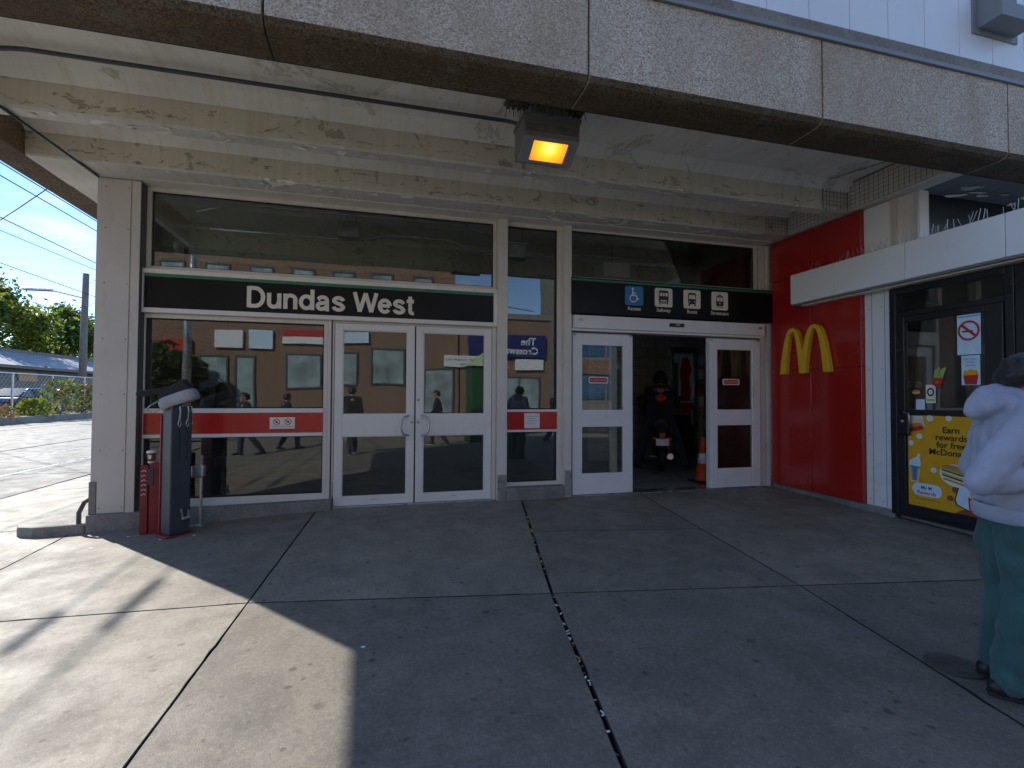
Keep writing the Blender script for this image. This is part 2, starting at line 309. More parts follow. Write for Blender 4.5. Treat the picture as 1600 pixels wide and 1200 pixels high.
M['red_panel'] = paint('glossy red cladding', (.38, .015, .012), .24, .07, 1.1, 0, .01, .10, (.12, .01, .01), .35)
M['sign_black'] = paint('black sign enamel', (.005, .0052, .0065), .35, .15, 2, 0, .0, .0, spec=.22)
M['green'] = plain('green stripe', (.02, .20, .105), .35); M['letter'] = plain('cream lettering', (.80, .755, .66), .4)
M['white'] = paint('white enamel', (.76, .76, .74), .4, .04, 2, 0, .02, .10); M['white_print'] = plain('white print', (.78, .78, .77), .45)
M['canopy'] = paint('white canopy panel', (.80, .81, .82), .33, .03, 1.2, 0, .01, .10)
M['blue'] = plain('access blue', (.02, .20, .46), .35); M['black'] = plain('black print', (.015, .015, .016), .4)
M['black_frame'] = paint('black door frame', (.013, .0135, .015), .33, .15, 2, 0, .02, .05)
M['yellow'] = paint('yellow enamel', (.80, .48, .010), .28, .05, 3, 0, 0, .04, coat=.3); M['poster'] = plain('poster yellow', (.72, .37, .008), .4)
M['red_print'] = plain('red print', (.50, .02, .018), .45); M['blue_print'] = plain('light blue print', (.20, .52, .74), .4); M['blue_deep'] = plain('deep blue print', (.03, .24, .50), .4)
M['bun'] = plain('bun brown', (.52, .24, .075), .5); M['meat'] = plain('meat brown', (.10, .03, .015), .5); M['lettuce'] = plain('lettuce green', (.36, .52, .12), .5); M['pale'] = plain('pale cheese', (.80, .66, .33), .5)
M['sky_print'] = plain('pale blue print', (.60, .76, .88), .4); M['brown_print'] = plain('brown print', (.22, .07, .02), .5)
M['glass'] = glass('window glass'); M['glass_dark'] = glass('tinted door glass', (.82, .85, .85), 1.7); M['glass_far'] = paint('far window pane', (.30, .37, .38), .10, .45, 1.1, 0, 0, .5, (.05, .07, .07))
M['steel'] = paint('brushed steel', (.52, .52, .52), .30, .12, 6, .9, .03, .15); M['galv'] = paint('galvanised conduit', (.55, .56, .57), .33, .2, 8, .8, .05, .15)
M['dark_metal'] = paint('dark grey powder coat', (.055, .062, .072), .42, .12, 4, .2, .05, .08); M['rust'] = paint('dark rusted metal', (.10, .085, .07), .7, .35, 12)
M['red_post'] = paint('worn red paint', (.23, .018, .022), .5, .25, 8, 0, .2, .35, (.09, .06, .06)); M['rubber'] = plain('black rubber', (.018, .018, .019), .75)
M['orange'] = plain('cone orange', (.62, .075, .012), .5); M['cone_white'] = plain('cone collar', (.72, .72, .70), .4)
M['clad'] = paint('pale blue-white metal siding', (.74, .77, .80), .38, .04, 1.0, .1, .01, .10); M['trim'] = paint('grey metal trim', (.22, .235, .25), .45, .08)
M['tile'] = brick_mat('glazed cream wall tile', (.42, .395, .345), (.39, .365, .32), (.15, .14, .125), 1, 'XZ', .5, .40, .20, .006, .3)
M['tile_y'] = brick_mat('glazed cream wall tile side', (.42, .395, .345), (.39, .365, .32), (.15, .14, .125), 1, 'YZ', .5, .40, .20, .006, .3)
M['brick'] = brick_mat('orange brown brick'); M['brick_y'] = brick_mat('orange brown brick side', axis='YZ')
M['blue_glass'] = paint('blue reflective glass', (.05, .12, .22), .08, .4, .8, .2, 0, .3, (.02, .03, .05))
M['trim2'] = paint('scuffed grey plastic', (.40, .41, .43), .5, .15, 6, 0, .05, .5)
M['skin'] = plain('skin', (.42, .24, .16), .5); M['hair'] = fabric('black hair', (.010, .009, .009), .3, .5, 40)
M['hoodie'] = fabric('lavender grey hoodie cotton', (.34, .36, .46), .16); M['trouser'] = fabric('dark teal trousers', (.035, .095, .095), .25); M['shoe'] = plain('black shoe', (.014, .014, .015), .5)
M['cloth_black'] = fabric('black cloth', (.013, .013, .014), .3); M['denim'] = fabric('dark denim', (.028, .034, .05), .3); M['sole'] = plain('white sole', (.6, .6, .58), .6)
def leafmat(name, c):
    m, t, nd, lk, b = nmat(name); b.inputs['Base Color'].default_value = col4(c); b.inputs['Roughness'].default_value = .55
    tr = N(nd, 'ShaderNodeBsdfTranslucent'); tr.inputs[0].default_value = (c[0]*1.6, c[1]*1.5, c[2]*.8, 1); ms = nd.new('ShaderNodeMixShader'); ms.inputs[0].default_value = .45
    out = [n for n in nd if n.type == 'OUTPUT_MATERIAL'][0]; lk.new(b.outputs[0], ms.inputs[1]); lk.new(tr.outputs[0], ms.inputs[2]); lk.new(ms.outputs[0], out.inputs[0]); return m
M['leaf'] = [leafmat('leaf green', (.085, .15, .026)), leafmat('leaf yellow green', (.17, .19, .028)), leafmat('leaf dark', (.035, .07, .018))]
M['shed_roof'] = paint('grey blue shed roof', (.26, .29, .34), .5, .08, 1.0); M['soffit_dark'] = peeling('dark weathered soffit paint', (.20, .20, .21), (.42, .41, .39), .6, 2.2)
M['groove'] = paint('dark rail groove', (.07, .066, .06), .8, .3, 6); M['lamp_box'] = paint('grey lamp housing', (.14, .14, .135), .5, .15, 5)
M['bark'] = paint('grey wood', (.20, .17, .14), .9, .3, 6, 0, .4); M['soil'] = concrete_floor('soil', (.12, .09, .06), False, .95)

# ------------------------------------------------------------------ ground, pavement slabs, road
def xl1(y): return -.724+.056*(min(max(y, -4), 8)-6.07)
def gz(x, y): return .02*(min(max(y, -4), 6.4)-6.4)+.045*min(0, max(-4.8, x-xl1(y)))
xs = [-400, -150, -60, -30, -24, -19, -18, -12, -9]+[-7+.5*i for i in range(29)]+[9, 12, 20, 60, 150, 400]
ys = [-400, -150, -60, -30, -17, -12, -8]+[-6+.5*i for i in range(29)]+[10, 14, 20, 30, 45, 70, 120, 250, 500]
mb = MB(); mb.add([(x, y, gz(x, y)-.07) for y in ys for x in xs], [(j*len(xs)+i, j*len(xs)+i+1, (j+1)*len(xs)+i+1, (j+1)*len(xs)+i) for j in range(len(ys)-1) for i in range(len(xs)-1)])
struct('ground', mb.build('ground', M['joint']))['kind'] = 'structure'
pav = bpy.data.objects.new('pavement', None); C.objects.link(pav); pav['kind'] = 'structure'
def c1(x): return 3.966-.1615*(x+2.357)
cuts_y = [lambda x: 6.62, lambda x: c1(x), lambda x: c1(x)-3.1, lambda x: c1(x)-6.4, lambda x: -7.2]
def lx(k, y):
    if k == 0: return -5.45
    if k == 1: return -3.074-.049*(y-5.154)
    if k == 2: return xl1(y) if y > -4 else xl1(-4)
    if k == 3: return 1.188+(.207 if y > 3.3 else .167)*(y-3.308)+WJ
    if k == 4: return 3.078+(.141 if y > 3.08 else .20)*(y-3.085)
    if k == 5: return 5.86+.0*y
    return 9.5
WJ = 0
def isect(k, f):
    y = f(lx(k, 3))
    for _ in range(12): y = f(lx(k, y))
    return Vector((lx(k, y), y, 0))
def slab(poly, gap=.007):
    c = sum((Vector(p) for p in poly), Vector())/len(poly); n = len(poly); P = []
    for i in range(n):                                   # shrink by the joint's half width
        a, b, d = Vector(poly[i-1]), Vector(poly[i]), Vector(poly[(i+1) % n])
        e1 = (b-a).normalized(); e2 = (d-b).normalized(); n1 = Vector((-e1.y, e1.x, 0)); n2 = Vector((-e2.y, e2.x, 0)); bis = (n1+n2)
        bis = bis.normalized()*(gap/max(.3, bis.normalized().dot(n1))); P.append(b+bis)
    Q = []
    for i, p in enumerate(P):                            # worn, slightly chipped edges
        d = P[(i+1) % n]-p; k = max(1, int(d.length/.09)); nn = Vector((-d.y, d.x, 0)).normalized(); Q.append(p)
        for t in range(1, k): Q.append(p+d*(t+random.uniform(-.3, .3))/k+nn*(random.uniform(0, .0025) if random.random() > .04 else random.uniform(.004, .010)))
    P = Q; n = len(P); top = [Vector((p.x, p.y, gz(p.x, p.y))) for p in P]
    m = MB(); e = .003; inn = []
    for i, p in enumerate(top):
        q = p+(Vector((c.x, c.y, 0))-Vector((p.x, p.y, 0))).normalized()*e*1.4; inn.append(q)
    low = [p-Vector((0, 0, e)) for p in top]; bot = [p-Vector((0, 0, .066)) for p in top]
    m.add(inn+low+bot, [tuple(range(n))]); m.add(inn+low+bot, [(i, i+n, (i+1) % n+n, (i+1) % n) for i in range(n)]+[(i+n, i+2*n, (i+1) % n+2*n, (i+1) % n+n) for i in range(n)], 1)
    return m.build('slab', [M['pave'], M['joint']], pav)
for k in range(6):
    for j in range(4):
        WJ = -.006 if k == 2 else .006
        if k == 0 and j == 0:
            pass
        a, b, d, e = isect(k, cuts_y[j+1]), isect(k+1, cuts_y[j+1]), isect(k+1, cuts_y[j]), isect(k, cuts_y[j])
        g = .014 if False else .007
        if k == 3 and j == 0:                             # faint extra joint across this panel
            f = lambda x: 4.868-.1745*(x-1.572)
            m1, m2 = isect(3, f), isect(4, f)
            slab([a, b, m2, m1], .002); slab([m1, m2, d, e], .002)
        else: slab([a, b, d, e], .003)
yq = 6.62
while yq < 40:
    a = Vector((-5.45, yq, 0)); b = Vector((-3.0, yq, 0)); slab([a, b, Vector((-3.0, yq+3, 0)), Vector((-5.45, yq+3, 0))]); yq += 3
mb = MB()                                                  # butts, paper and grit caught in the wide joint
for i in range(70):
    WJ = 0; y = random.uniform(1.0, 5.8); x = lx(3, y)+random.uniform(-.008, .008); z = gz(x, y)-.004
    mt = Matrix.Translation((x, y, z)) @ Matrix.Rotation(random.uniform(0, 3.1), 4, 'Z') @ Matrix.Rotation(random.uniform(-.3, .3), 4, 'X')
    mb.obox(mt, random.uniform(.008, .028), random.uniform(.005, .010), .006, random.choice((0, 0, 1, 2, 2)))
o = mb.build('joint_litter', [M['white_print'], M['bun'], M['rust']]); stuff(o); tag(o, 'paper scraps and butts caught in the wide pavement joint', 'litter')
# road with tram tracks on the left, street behind
road = bpy.data.objects.new('road', None); C.objects.link(road); road['kind'] = 'structure'
edges = [-5.45, -6.97, -8.47, -9.9, -11.5, -13.0, -15.4, -17.8]
def strip(name, x0, x1, y0, y1, mat, parent, dz=0, yy=None):
    n = max(1, int((y1-y0)/4)); m = MB(); P = []
    for i in range(n+1):
        y = y0+(y1-y0)*i/n; P += [(x0, y, gz(x0, y)+dz), (x1, y, gz(x1, y)+dz), (x1, y, gz(x1, y)-.06), (x0, y, gz(x0, y)-.06)]
    F = []
    for i in range(n): a, b = 4*i, 4*i+4; F += [(a, a+1, b+1, b), (a+1, a+2, b+2, b+1), (a+3, a, b, b+3)]
    F += [(0, 3, 2, 1), (4*n, 4*n+1, 4*n+2, 4*n+3)]
    m.add(P, F); return m.build(name, mat, parent)
for a, b in zip(edges[1:], edges[:-1]):
    y = -7.2
    while y < 78:
        y2 = y+random.choice((5.8, 6.2, 6.6)); g = .035 if True else 0
        strip('road_slab', a+.05, b-.05, y+.02, y2-.02, M['road'], road); y = y2
for x in (-6.97, -8.47, -11.5, -13.0):
    strip('rail', x-.03, x+.03, -7.2, 78, M['steel'], road, -.002); strip('rail_groove', x+.032, x+.049, -7.2, 78, M['groove'], road, -.006); strip('rail_groove', x-.049, x-.032, -7.2, 78, M['groove'], road, -.006)
strip('gutter', -18.0, -17.82, -7.2, 78, M['plinth'], road)
r2 = strip('street', -60, 40, -15.2, -7.25, M['road'], None, -.02); r2['kind'] = 'structure'
r3 = strip('far_pavement', -60, 40, -17.6, -15.25, M['pave'], None, .05); r3['kind'] = 'structure'
lot = MB().box(-70, -18.35, -7, 110, -.35, .06).build('planting_bed', M['soil']); lot['kind'] = 'structure'
# ------------------------------------------------------------------ station building shell
ZB, ZC = 3.70, 4.05
sb = thing('station_building', 'concrete station entrance building with aggregate fascia and stepped beam canopy', 'building', (1.5, 6.4, 0))
jx = [-3.73, -.748, 1.476, 3.646, 5.9, 8.2, 10.4]
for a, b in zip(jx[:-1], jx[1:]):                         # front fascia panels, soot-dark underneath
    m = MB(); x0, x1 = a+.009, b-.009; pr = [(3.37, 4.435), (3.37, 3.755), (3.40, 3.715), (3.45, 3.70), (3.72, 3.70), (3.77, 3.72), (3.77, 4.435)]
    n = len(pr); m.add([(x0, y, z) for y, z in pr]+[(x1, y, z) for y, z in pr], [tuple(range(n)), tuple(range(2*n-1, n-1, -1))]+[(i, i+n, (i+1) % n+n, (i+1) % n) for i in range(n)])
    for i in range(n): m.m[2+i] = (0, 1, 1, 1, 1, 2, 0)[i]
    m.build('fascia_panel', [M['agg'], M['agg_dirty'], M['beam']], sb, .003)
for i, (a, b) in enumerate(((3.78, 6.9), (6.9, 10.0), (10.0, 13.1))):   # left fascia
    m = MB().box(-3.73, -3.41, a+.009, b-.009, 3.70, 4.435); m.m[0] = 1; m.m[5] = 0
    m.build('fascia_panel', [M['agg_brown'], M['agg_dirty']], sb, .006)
box('side_soffit', (-3.405, -2.98, 6.625, 13.0, ZB+.005, 4.44), M['soffit'], sb)
box('joint_backing', (-3.66, 10.4, 3.48, 3.762, 3.712, 4.43), M['joint'], sb)
box('roof_slab', (-3.70, 10.4, 3.40, 13.1, 4.445, 4.62), M['plinth'], sb)
m = MB(); P = [(3.78, ZC), (4.80, ZC), (4.905, 3.943), (4.905, 4.44), (3.78, 4.44)]   # ceiling bays with a haunch at each beam
for prof in ([(3.775, ZC), (4.80, ZC), (4.908, 3.943), (4.908, 4.44), (3.775, 4.44)], [(5.072, 3.985), (5.12, ZC), (5.74, ZC), (5.868, 3.943), (5.868, 4.44), (5.072, 4.44)]):
    n = len(prof); m.add([(-3.405, y, z) for y, z in prof]+[(5.695, y, z) for y, z in prof], [tuple(range(n)), tuple(range(2*n-1, n-1, -1))]+[(i, i+n, (i+1) % n+n, (i+1) % n) for i in range(n)])
m.build('ceiling', M['ceil'], sb)
def beam(y0, y1, x0, x1):
    n = 60; m = MB(); rnd = random.Random(int(y0*10)); vs_ = []; F = []
    for i in range(n+1):
        x = x0+(x1-x0)*i/n; q = rnd.uniform(0, .007); q2 = rnd.uniform(0, .006)
        vs_ += [(x, y0+rnd.uniform(0, .004), 4.44), (x, y0+rnd.uniform(0, .004), ZB+.02+q2), (x, y0+.012+q, ZB+rnd.uniform(0, .004)), (x, y1, ZB+rnd.uniform(0, .003)), (x, y1, 4.44)]
    for i in range(n):
        a, b = 5*i, 5*i+5
        for k in range(5): F.append((a+k, b+k, b+(k+1) % 5, a+(k+1) % 5)); 
    m.add(vs_, F); m.m = [(0, 1, 1, 0, 0)[k % 5] for k in range(len(F))]  # faces get yellower paint than undersides, standing in for warm light
    m.add([vs_[i] for i in range(5)], [(0, 1, 2, 3, 4)]); m.add([vs_[5*n+i] for i in range(5)], [(4, 3, 2, 1, 0)])
    return m.build('beam', [M['beam'], M['soffit']], sb)
beam(4.91, 5.07, -3.405, 5.695); beam(5.87, 6.62, -3.405, 5.695)
box('soffit_board', (-2.55, 5.69, 6.16, 6.45, ZB-.012, ZB+.002), M['alu'], sb, .003)
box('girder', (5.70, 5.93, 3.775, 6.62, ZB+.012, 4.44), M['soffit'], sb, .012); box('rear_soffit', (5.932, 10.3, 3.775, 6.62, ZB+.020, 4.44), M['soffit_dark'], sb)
# loose flakes of peeling paint along the beam edges
m = MB(); rnd = random.Random(4)
for i in range(46):
    y = rnd.choice((4.93, 4.99, 5.03, 5.90, 5.94)); x = rnd.uniform(-2.9, 5.4); L = rnd.uniform(.03, .17)*(1.6 if x > 2 else .7)
    mt = Matrix.Translation((x, y, ZB-.006)) @ Matrix.Rotation(rnd.uniform(-.3, .3), 4, 'Z') @ Matrix.Rotation(rnd.uniform(-.35, .2), 4, 'X') @ Matrix.Rotation(rnd.uniform(-.12, .12), 4, 'Y')
    pts = [mt @ Vector((L*math.cos(t)*rnd.uniform(.4, 1), .035*math.sin(t)*rnd.uniform(.4, 1), rnd.uniform(-.006, .004))) for t in [k*.785 for k in range(8)]]
    m.prism(pts, (0, 0, -.002))
for i in range(14):
    x, y = 5.8+rnd.random()*1.6, rnd.uniform(3.85, 4.5); L = rnd.uniform(.04, .16)
    mt = Matrix.Translation((x, y, ZB+.004)) @ Matrix.Rotation(rnd.uniform(-.6, .1), 4, 'Z') @ Matrix.Rotation(rnd.uniform(-.3, .3), 4, 'X')
    m.prism([mt @ Vector((L*math.cos(t)*rnd.uniform(.4, 1), .04*math.sin(t)*rnd.uniform(.4, 1), rnd.uniform(-.01, .004))) for t in [k*.785 for k in range(8)]], (0, 0, -.002))
stuff(m.build('paint_flake', M['ceil'], sb))
# pillar at the corner: cladding sheets, trims, rivets
pl = box('pillar', (-2.972, -2.57, 6.25, 6.62, .07, ZB-.004), M['alu_grey'], sb, .004)
box('cladding_sheet', (-2.905, -2.655, 6.238, 6.249, .085, ZB-.02), M['alu_grey'], pl, .002)
box('edge_trim', (-2.640, -2.562, 6.236, 6.249, .075, ZB-.02), M['alu_grey'], pl, .002)
box('return_trim', (-2.568, -2.556, 6.262, 6.56, .07, ZB-.02), M['alu_dark'], pl)
box('repair_patch', (-2.978, -2.915, 6.236, 6.249, .075, .42), M['plinth'], pl, .002)
for z in (.14, .75, 1.35, 1.95, 2.55, 3.15, 3.6):
    for x in (-2.885, -2.675): MB().lathe([(.001, -.004), (.007, -.003), (.007, 0)], n=8).build('rivet', M['rust'], pl).matrix_local = Matrix.Translation((x, 6.237, z)) @ Matrix.Rotation(R(90), 4, 'X')
MB().tube([(-2.985, 6.30, .24), (-3.03, 6.27, .20), (-3.06, 6.24, .10), (-3.05, 6.22, -.02), (-3.03, 6.21, -.10)], .022, 8).build('bent_pipe', M['rust'], pl, 0, True)
box('side_wall', (-2.97, -2.80, 6.625, 13.0, -.15, 2.78), M['brick_y'], sb); box('side_wall', (-2.97, -2.80, 6.625, 13.0, 3.62, 3.70), M['alu'], sb); box('side_wall', (-2.97, -2.80, 9.5, 13.0, 2.782, 3.618), M['brick_y'], sb); box('added_side_transom', (-2.89, -2.88, 6.625, 9.498, 2.782, 3.618), M['glass'], sb)  # side transom is an added opening that lets sky light into the interior
m = MB(); m.prism([(-2.985, 6.20, .075), (-.555, 6.20, .11), (-.555, 6.20, -.10), (-2.985, 6.20, -.26)][::-1], (0, -.42, 0)); m.build('plinth', M['plinth'], sb, .010)
m = MB(); m.prism([(1.60, 6.24, .155), (2.40, 6.24, .155), (2.40, 6.24, -.06), (1.60, 6.24, -.06)][::-1], (0, -.30, 0)); m.build('plinth', M['plinth'], sb, .014)
# upper storey siding above the fascia
up = box('upper_wall', (-3.6, 10.4, 3.50, 3.80, 4.63, 7.5), M['joint'], sb)
x = -3.6
while x < 10.3: box('siding_panel', (x+.003, x+.447, 3.455, 3.498, 4.56, 7.5), M['clad'], sb, .004); x += .45
box('drip_trim', (-3.72, 10.4, 3.345, 3.452, 4.437, 4.475), M['trim'], sb)
box('drip_flashing', (-3.72, 10.4, 3.425, 3.4535, 4.475, 4.56), M['trim'], sb)
vt = thing('wall_vent', 'grey metal hood vent on the pale siding above the fascia', 'vent', (5.85, 3.4, 5.0))
m = MB(); m.prism([(5.62, 3.45, 5.35), (5.62, 3.45, 4.98), (5.62, 3.24, 4.98), (5.62, 3.24, 5.12)], (-.5, 0, 0)); m.build('hood', M['trim'], vt, .006)
box('flange', (5.56, 6.18, 3.440, 3.4545, 4.93, 5.40), M['trim'], vt)
# interior
box('interior_floor', (-2.8, 8.0, 6.50, 12.9, -.25, -.004), M['plinth'], sb)
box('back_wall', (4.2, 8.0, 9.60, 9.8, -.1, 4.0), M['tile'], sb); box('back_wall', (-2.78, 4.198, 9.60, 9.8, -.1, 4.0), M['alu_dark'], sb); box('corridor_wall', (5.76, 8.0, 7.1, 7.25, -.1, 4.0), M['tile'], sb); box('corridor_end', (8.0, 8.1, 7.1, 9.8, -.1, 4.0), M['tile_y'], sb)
box('interior_side_wall', (5.63, 5.755, 6.63, 7.25, -.1, 3.91), M['tile_y'], sb)
box('interior_ceiling', (-2.78, 8.0, 6.66, 9.59, 3.92, 4.43), M['ceil'], sb)
box('interior_beam', (-2.78, 5.62, 8.3, 8.7, 3.45, 3.915), M['beam'], sb)
def conduit(label, pts, r, mat, n=8, group=None):
    P = [Vector(p) for p in pts]; Q = [P[0]]
    for a, b, c in zip(P[:-2], P[1:-1], P[2:]):
        d1 = (b-a); d2 = (c-b); k = min(.12, d1.length*.4, d2.length*.4); s, e = b-d1.normalized()*k, b+d2.normalized()*k
        for t in (0, .25, .5, .75, 1): Q.append((1-t)**2*s+2*t*(1-t)*b+t*t*e)
    Q.append(P[-1]); o = MB().tube(Q, r, n).build('conduit', mat, None, 0, True); tag(o, label, 'conduit', group); return o
conduit('grey conduit running along the canopy ceiling to the lamp', [(-3.40, 4.62, 3.97), (-2.95, 4.60, 3.97), (-2.70, 4.55, 3.985), (1.16, 4.53, 3.985), (1.20, 4.40, 3.90)], .018, M['dark_metal'])
conduit('thin dark conduit crossing the beam undersides to the pillar top', [(-3.02, 4.70, 3.685), (-2.98, 5.5, 3.685), (-2.95, 6.22, 3.685)], .013, M['dark_metal'])
conduit('upper metal conduit on the ceiling behind the transom glass', [(-2.3, 7.1, 3.70), (-1.8, 7.0, 3.80), (1.2, 7.0, 3.80), (1.7, 7.0, 3.62), (5.0, 7.0, 3.62)], .022, M['galv'])
conduit('lower metal conduit behind the station name sign glass', [(-2.2, 7.3, 3.55), (-.3, 7.3, 3.55), (0.1, 7.3, 3.66), (1.0, 7.3, 3.66), (1.4, 7.3, 3.5), (2.4, 7.3, 3.5), (2.7, 7.3, 3.6), (4.6, 7.3, 3.6), (5.3, 7.1, 3.7), (5.45, 6.9, 3.6), (5.45, 6.85, 3.0)], .020, M['galv'])
conduit('metal conduit bending down the tiled wall beside the right transom', [(4.0, 7.2, 3.45), (4.9, 7.1, 3.62), (5.3, 7.0, 3.62), (5.36, 6.8, 3.5), (5.36, 6.78, 2.9)], .018, M['galv'])
for k, (x, z) in enumerate(((-.45, 3.62), (1.95, 3.52))):
    jb = thing('ceiling_junction_box', ('square metal junction box over the double doors behind glass', 'square metal junction box behind the narrow window top')[k], 'box', (x, 7.15, z))
    local(jb, 'body', MB().box(-.14, .14, -.10, .10, -.10, .12).mesh('body', M['galv']), .004)
    for s in (-.1, .1): local(jb, 'hanger', MB().tube([(s, 0, .12), (s, 0, 3.92-z)], .006, 6).mesh('hanger', M['rust']))
for x in (-1.5, -.9, .45, 1.05, 3.3, 4.0, 4.5):
    pass
lf = thing('interior_light_fixture', 'cream boxed light fixture with round lens behind the right transom', 'light fixture', (3.75, 7.6, 3.42))
local(lf, 'body', MB().box(-.24, .24, -.2, .2, -.10, .14).mesh('body', M['alu']), .01); local(lf, 'lens', MB().lathe([(.14, -.16), (.15, -.12), (.15, -.101)], n=24).mesh('lens', M['white']))
local(lf, 'rod', MB().tube([(0, 0, .14), (0, 0, .5)], .008, 6).mesh('rod', M['rust']))
# ------------------------------------------------------------------ lamp with bird spikes
lp = thing('canopy_lamp', 'lit amber floodlight in a dark metal box under the canopy', 'lamp', (1.42, 4.17, 3.7))
X0, X1, Y0, Y1 = 1.165, 1.68, 4.03, 4.33
m = MB(); pr = [(4.33, 3.79), (4.33, 3.50), (4.25, 3.475), (4.03, 3.60), (4.03, 3.79)]; n = 5
m.add([(X0, y, z) for y, z in pr]+[(X1, y, z) for y, z in pr], [tuple(range(n)), tuple(range(2*n-1, n-1, -1))]+[(i, i+n, (i+1) % n+n, (i+1) % n) for i in range(n)])
hs = m.build('housing', M['lamp_box'], lp, .008); box('visor', (X0-.012, X1+.012, 4.015, 4.345, 3.765, 3.80), M['lamp_box'], lp, .004); box('dark_band', (X0+.02, X1-.02, 4.022, 4.0295, 3.65, 3.71), M['rust'], lp)
def lampquad(a, b, t0, t1, off):                           # on the slanting lens plane
    o = Vector((0, 4.03, 3.60)); d = Vector((0, .22, -.125)); nn = Vector((0, -.125, -.22)).normalized()
    return [Vector((x, 0, 0))+o+d*t+nn*off for x, t in ((a, t0), (a, t1), (b, t1), (b, t0))]
MB().prism(lampquad(X0+.005, X1-.005, .0, 1.0, .012), Vector((0, -.125, -.22)).normalized()*.014).build('door_frame', M['trim'], lp, .003)
mlamp = plain('amber lens', (.8, .35, .05), .3, 0, (1.0, .40, .04), .62)
t_ = mlamp.node_tree; nd, lk = t_.nodes, t_.links; b = nd['Principled BSDF']
g = nd.new('ShaderNodeNewGeometry'); vd = nd.new('ShaderNodeVectorMath'); vd.operation = 'DISTANCE'; vd.inputs[1].default_value = (1.42, 4.10, 3.55); lk.new(g.outputs['Position'], vd.inputs[0])
lk.new(ramp(nd, lk, vd.outputs['Value'], [(0, (1.0, .78, .25)), (.05, (1.0, .50, .05)), (.10, (1.0, .34, .01)), (.19, (.55, .12, .003))]).outputs[0], b.inputs['Emission Color'])
MB().prism(lampquad(1.265, 1.58, .12, .86, .014), Vector((0, -.125, -.22)).normalized()*.004).build('lens', mlamp, lp)
box('mount_plate', (1.25, 1.60, 4.10, 4.28, 3.80, 4.045), M['trim'], lp)
sp = MB(); rnd = random.Random(3)
for x0 in (1.06, 1.43):
    for k in range(7):
        for q in range(4):
            bx, by = x0+k*.05, 4.06+q*.045
            sp.tube([(bx, by, 3.935), (bx+rnd.uniform(-.02, .02), by+rnd.uniform(-.02, .02), 3.83)], .0035, 5)
            sp.tube([(bx-.012, by, 3.905), (bx+.012, by, 3.915)], .010, 6)
    sp.box(x0-.03, x0+.34, 4.05, 4.22, 3.935, 3.95)
tag(sp.build('bird_spikes', M['rust']), 'black bird spikes on the canopy ceiling above the lamp', 'bird spikes')
# bird netting over the girder and the beam ends
m = MB()
def netq(o, u, v, nu, nv):
    o, u, v = Vector(o), Vector(u), Vector(v)
    for i in range(nu+1): m.tube([o+u*i/nu, o+u*i/nu+v], .0022, 4, 0, False)
    for i in range(nv+1): m.tube([o+v*i/nv, o+v*i/nv+u], .0022, 4, 0, False)
netq((5.672, 3.9, 3.72), (0, 2.5, 0), (0, 0, .32), 42, 6); netq((5.28, 4.895, 3.70), (.39, 0, 0), (0, 0, .33), 7, 6); netq((5.30, 5.855, 3.70), (.37, 0, 0), (0, 0, .25), 7, 5)
m.tube([(5.66, 3.9, 4.04), (5.66, 6.4, 4.04)], .005, 5); m.tube([(5.28, 4.89, 3.70), (5.28, 4.89, 4.04), (5.66, 3.95, 4.04)], .005, 5)
tag(m.build('bird_netting', M['rust']), 'fine square bird netting stretched over the concrete girder', 'netting')

# ------------------------------------------------------------------ glazed storefront
YF = 6.40
sf = thing('glazed_storefront', 'off-white aluminium storefront with double doors, transom glass and red band', 'storefront', (-.5, 6.4, 0))
def frame(name, x0, x1, z0, z1, w, y0, y1, mat, parent, bevel=.003, wl=None, wr=None, wb=None, wt=None):
    wl, wr, wb, wt = wl or w, wr or w, wb or w, wt or w; m = MB()
    m.box(x0, x0+wl, y0, y1, z0, z1).box(x1-wr, x1, y0, y1, z0, z1).box(x0+wl, x1-wr, y0+.001, y1, z1-wt, z1).box(x0+wl, x1-wr, y0+.001, y1, z0, z0+wb)
    return m.build(name, mat, parent, bevel)
def pane(x0, x1, z0, z1, y, parent, tx=0, tz=0, mat=None, name='pane'):
    cx, cz = (x0+x1)/2, (z0+z1)/2
    me = MB().box(x0-cx, x1-cx, -.003, .003, z0-cz, z1-cz).mesh(name, mat or M['glass'])
    o = bpy.data.objects.new(name, me); C.objects.link(o); o.parent = parent; o.matrix_parent_inverse = parent_inv(parent)
    o.location = (cx, y, cz); o.rotation_euler = (R(tx), 0, R(tz)); return o
w1 = frame('window', -2.555, 1.472, 2.754, ZB-.012, .045, YF-.03, YF+.06, M['alu'], sf); pane(-2.512, 1.429, 2.797, ZB-.055, YF+.02, w1, .12, .0)
frame('gasket', -2.512, 1.429, 2.797, ZB-.055, .012, YF-.005, YF+.012, M['rubber'], w1, 0)
w2 = frame('window', -2.598, -.625, .105, 2.262, .05, YF-.03, YF+.06, M['alu'], sf, wl=.055, wr=.045, wb=.07)
box('rail', (-2.543, -.67, YF-.045, YF+.05, 1.143, 1.195), M['alu_door'], w2, .003); box('rail', (-2.543, -.67, YF-.045, YF+.05, .864, .905), M['alu_door'], w2, .003)
rb = box('red_band', (-2.543, -.67, YF-.036, YF+.03, .907, 1.141), M['red_band'], w2)
pane(-2.545, -.668, 1.19, 2.215, YF+.015, w2, -.1, .25); pane(-2.545, -.668, .17, .868, YF+.015, w2, .15, -.1)
frame('gasket', -2.543, -.67, 1.195, 2.212, .012, YF-.012, YF+.008, M['rubber'], w2, 0); frame('gasket', -2.543, -.67, .175, .864, .012, YF-.012, YF+.008, M['rubber'], w2, 0)
box('sill', (-2.60, -.60, YF-.06, YF-.031, .090, .118), M['alu'], w2, .002)
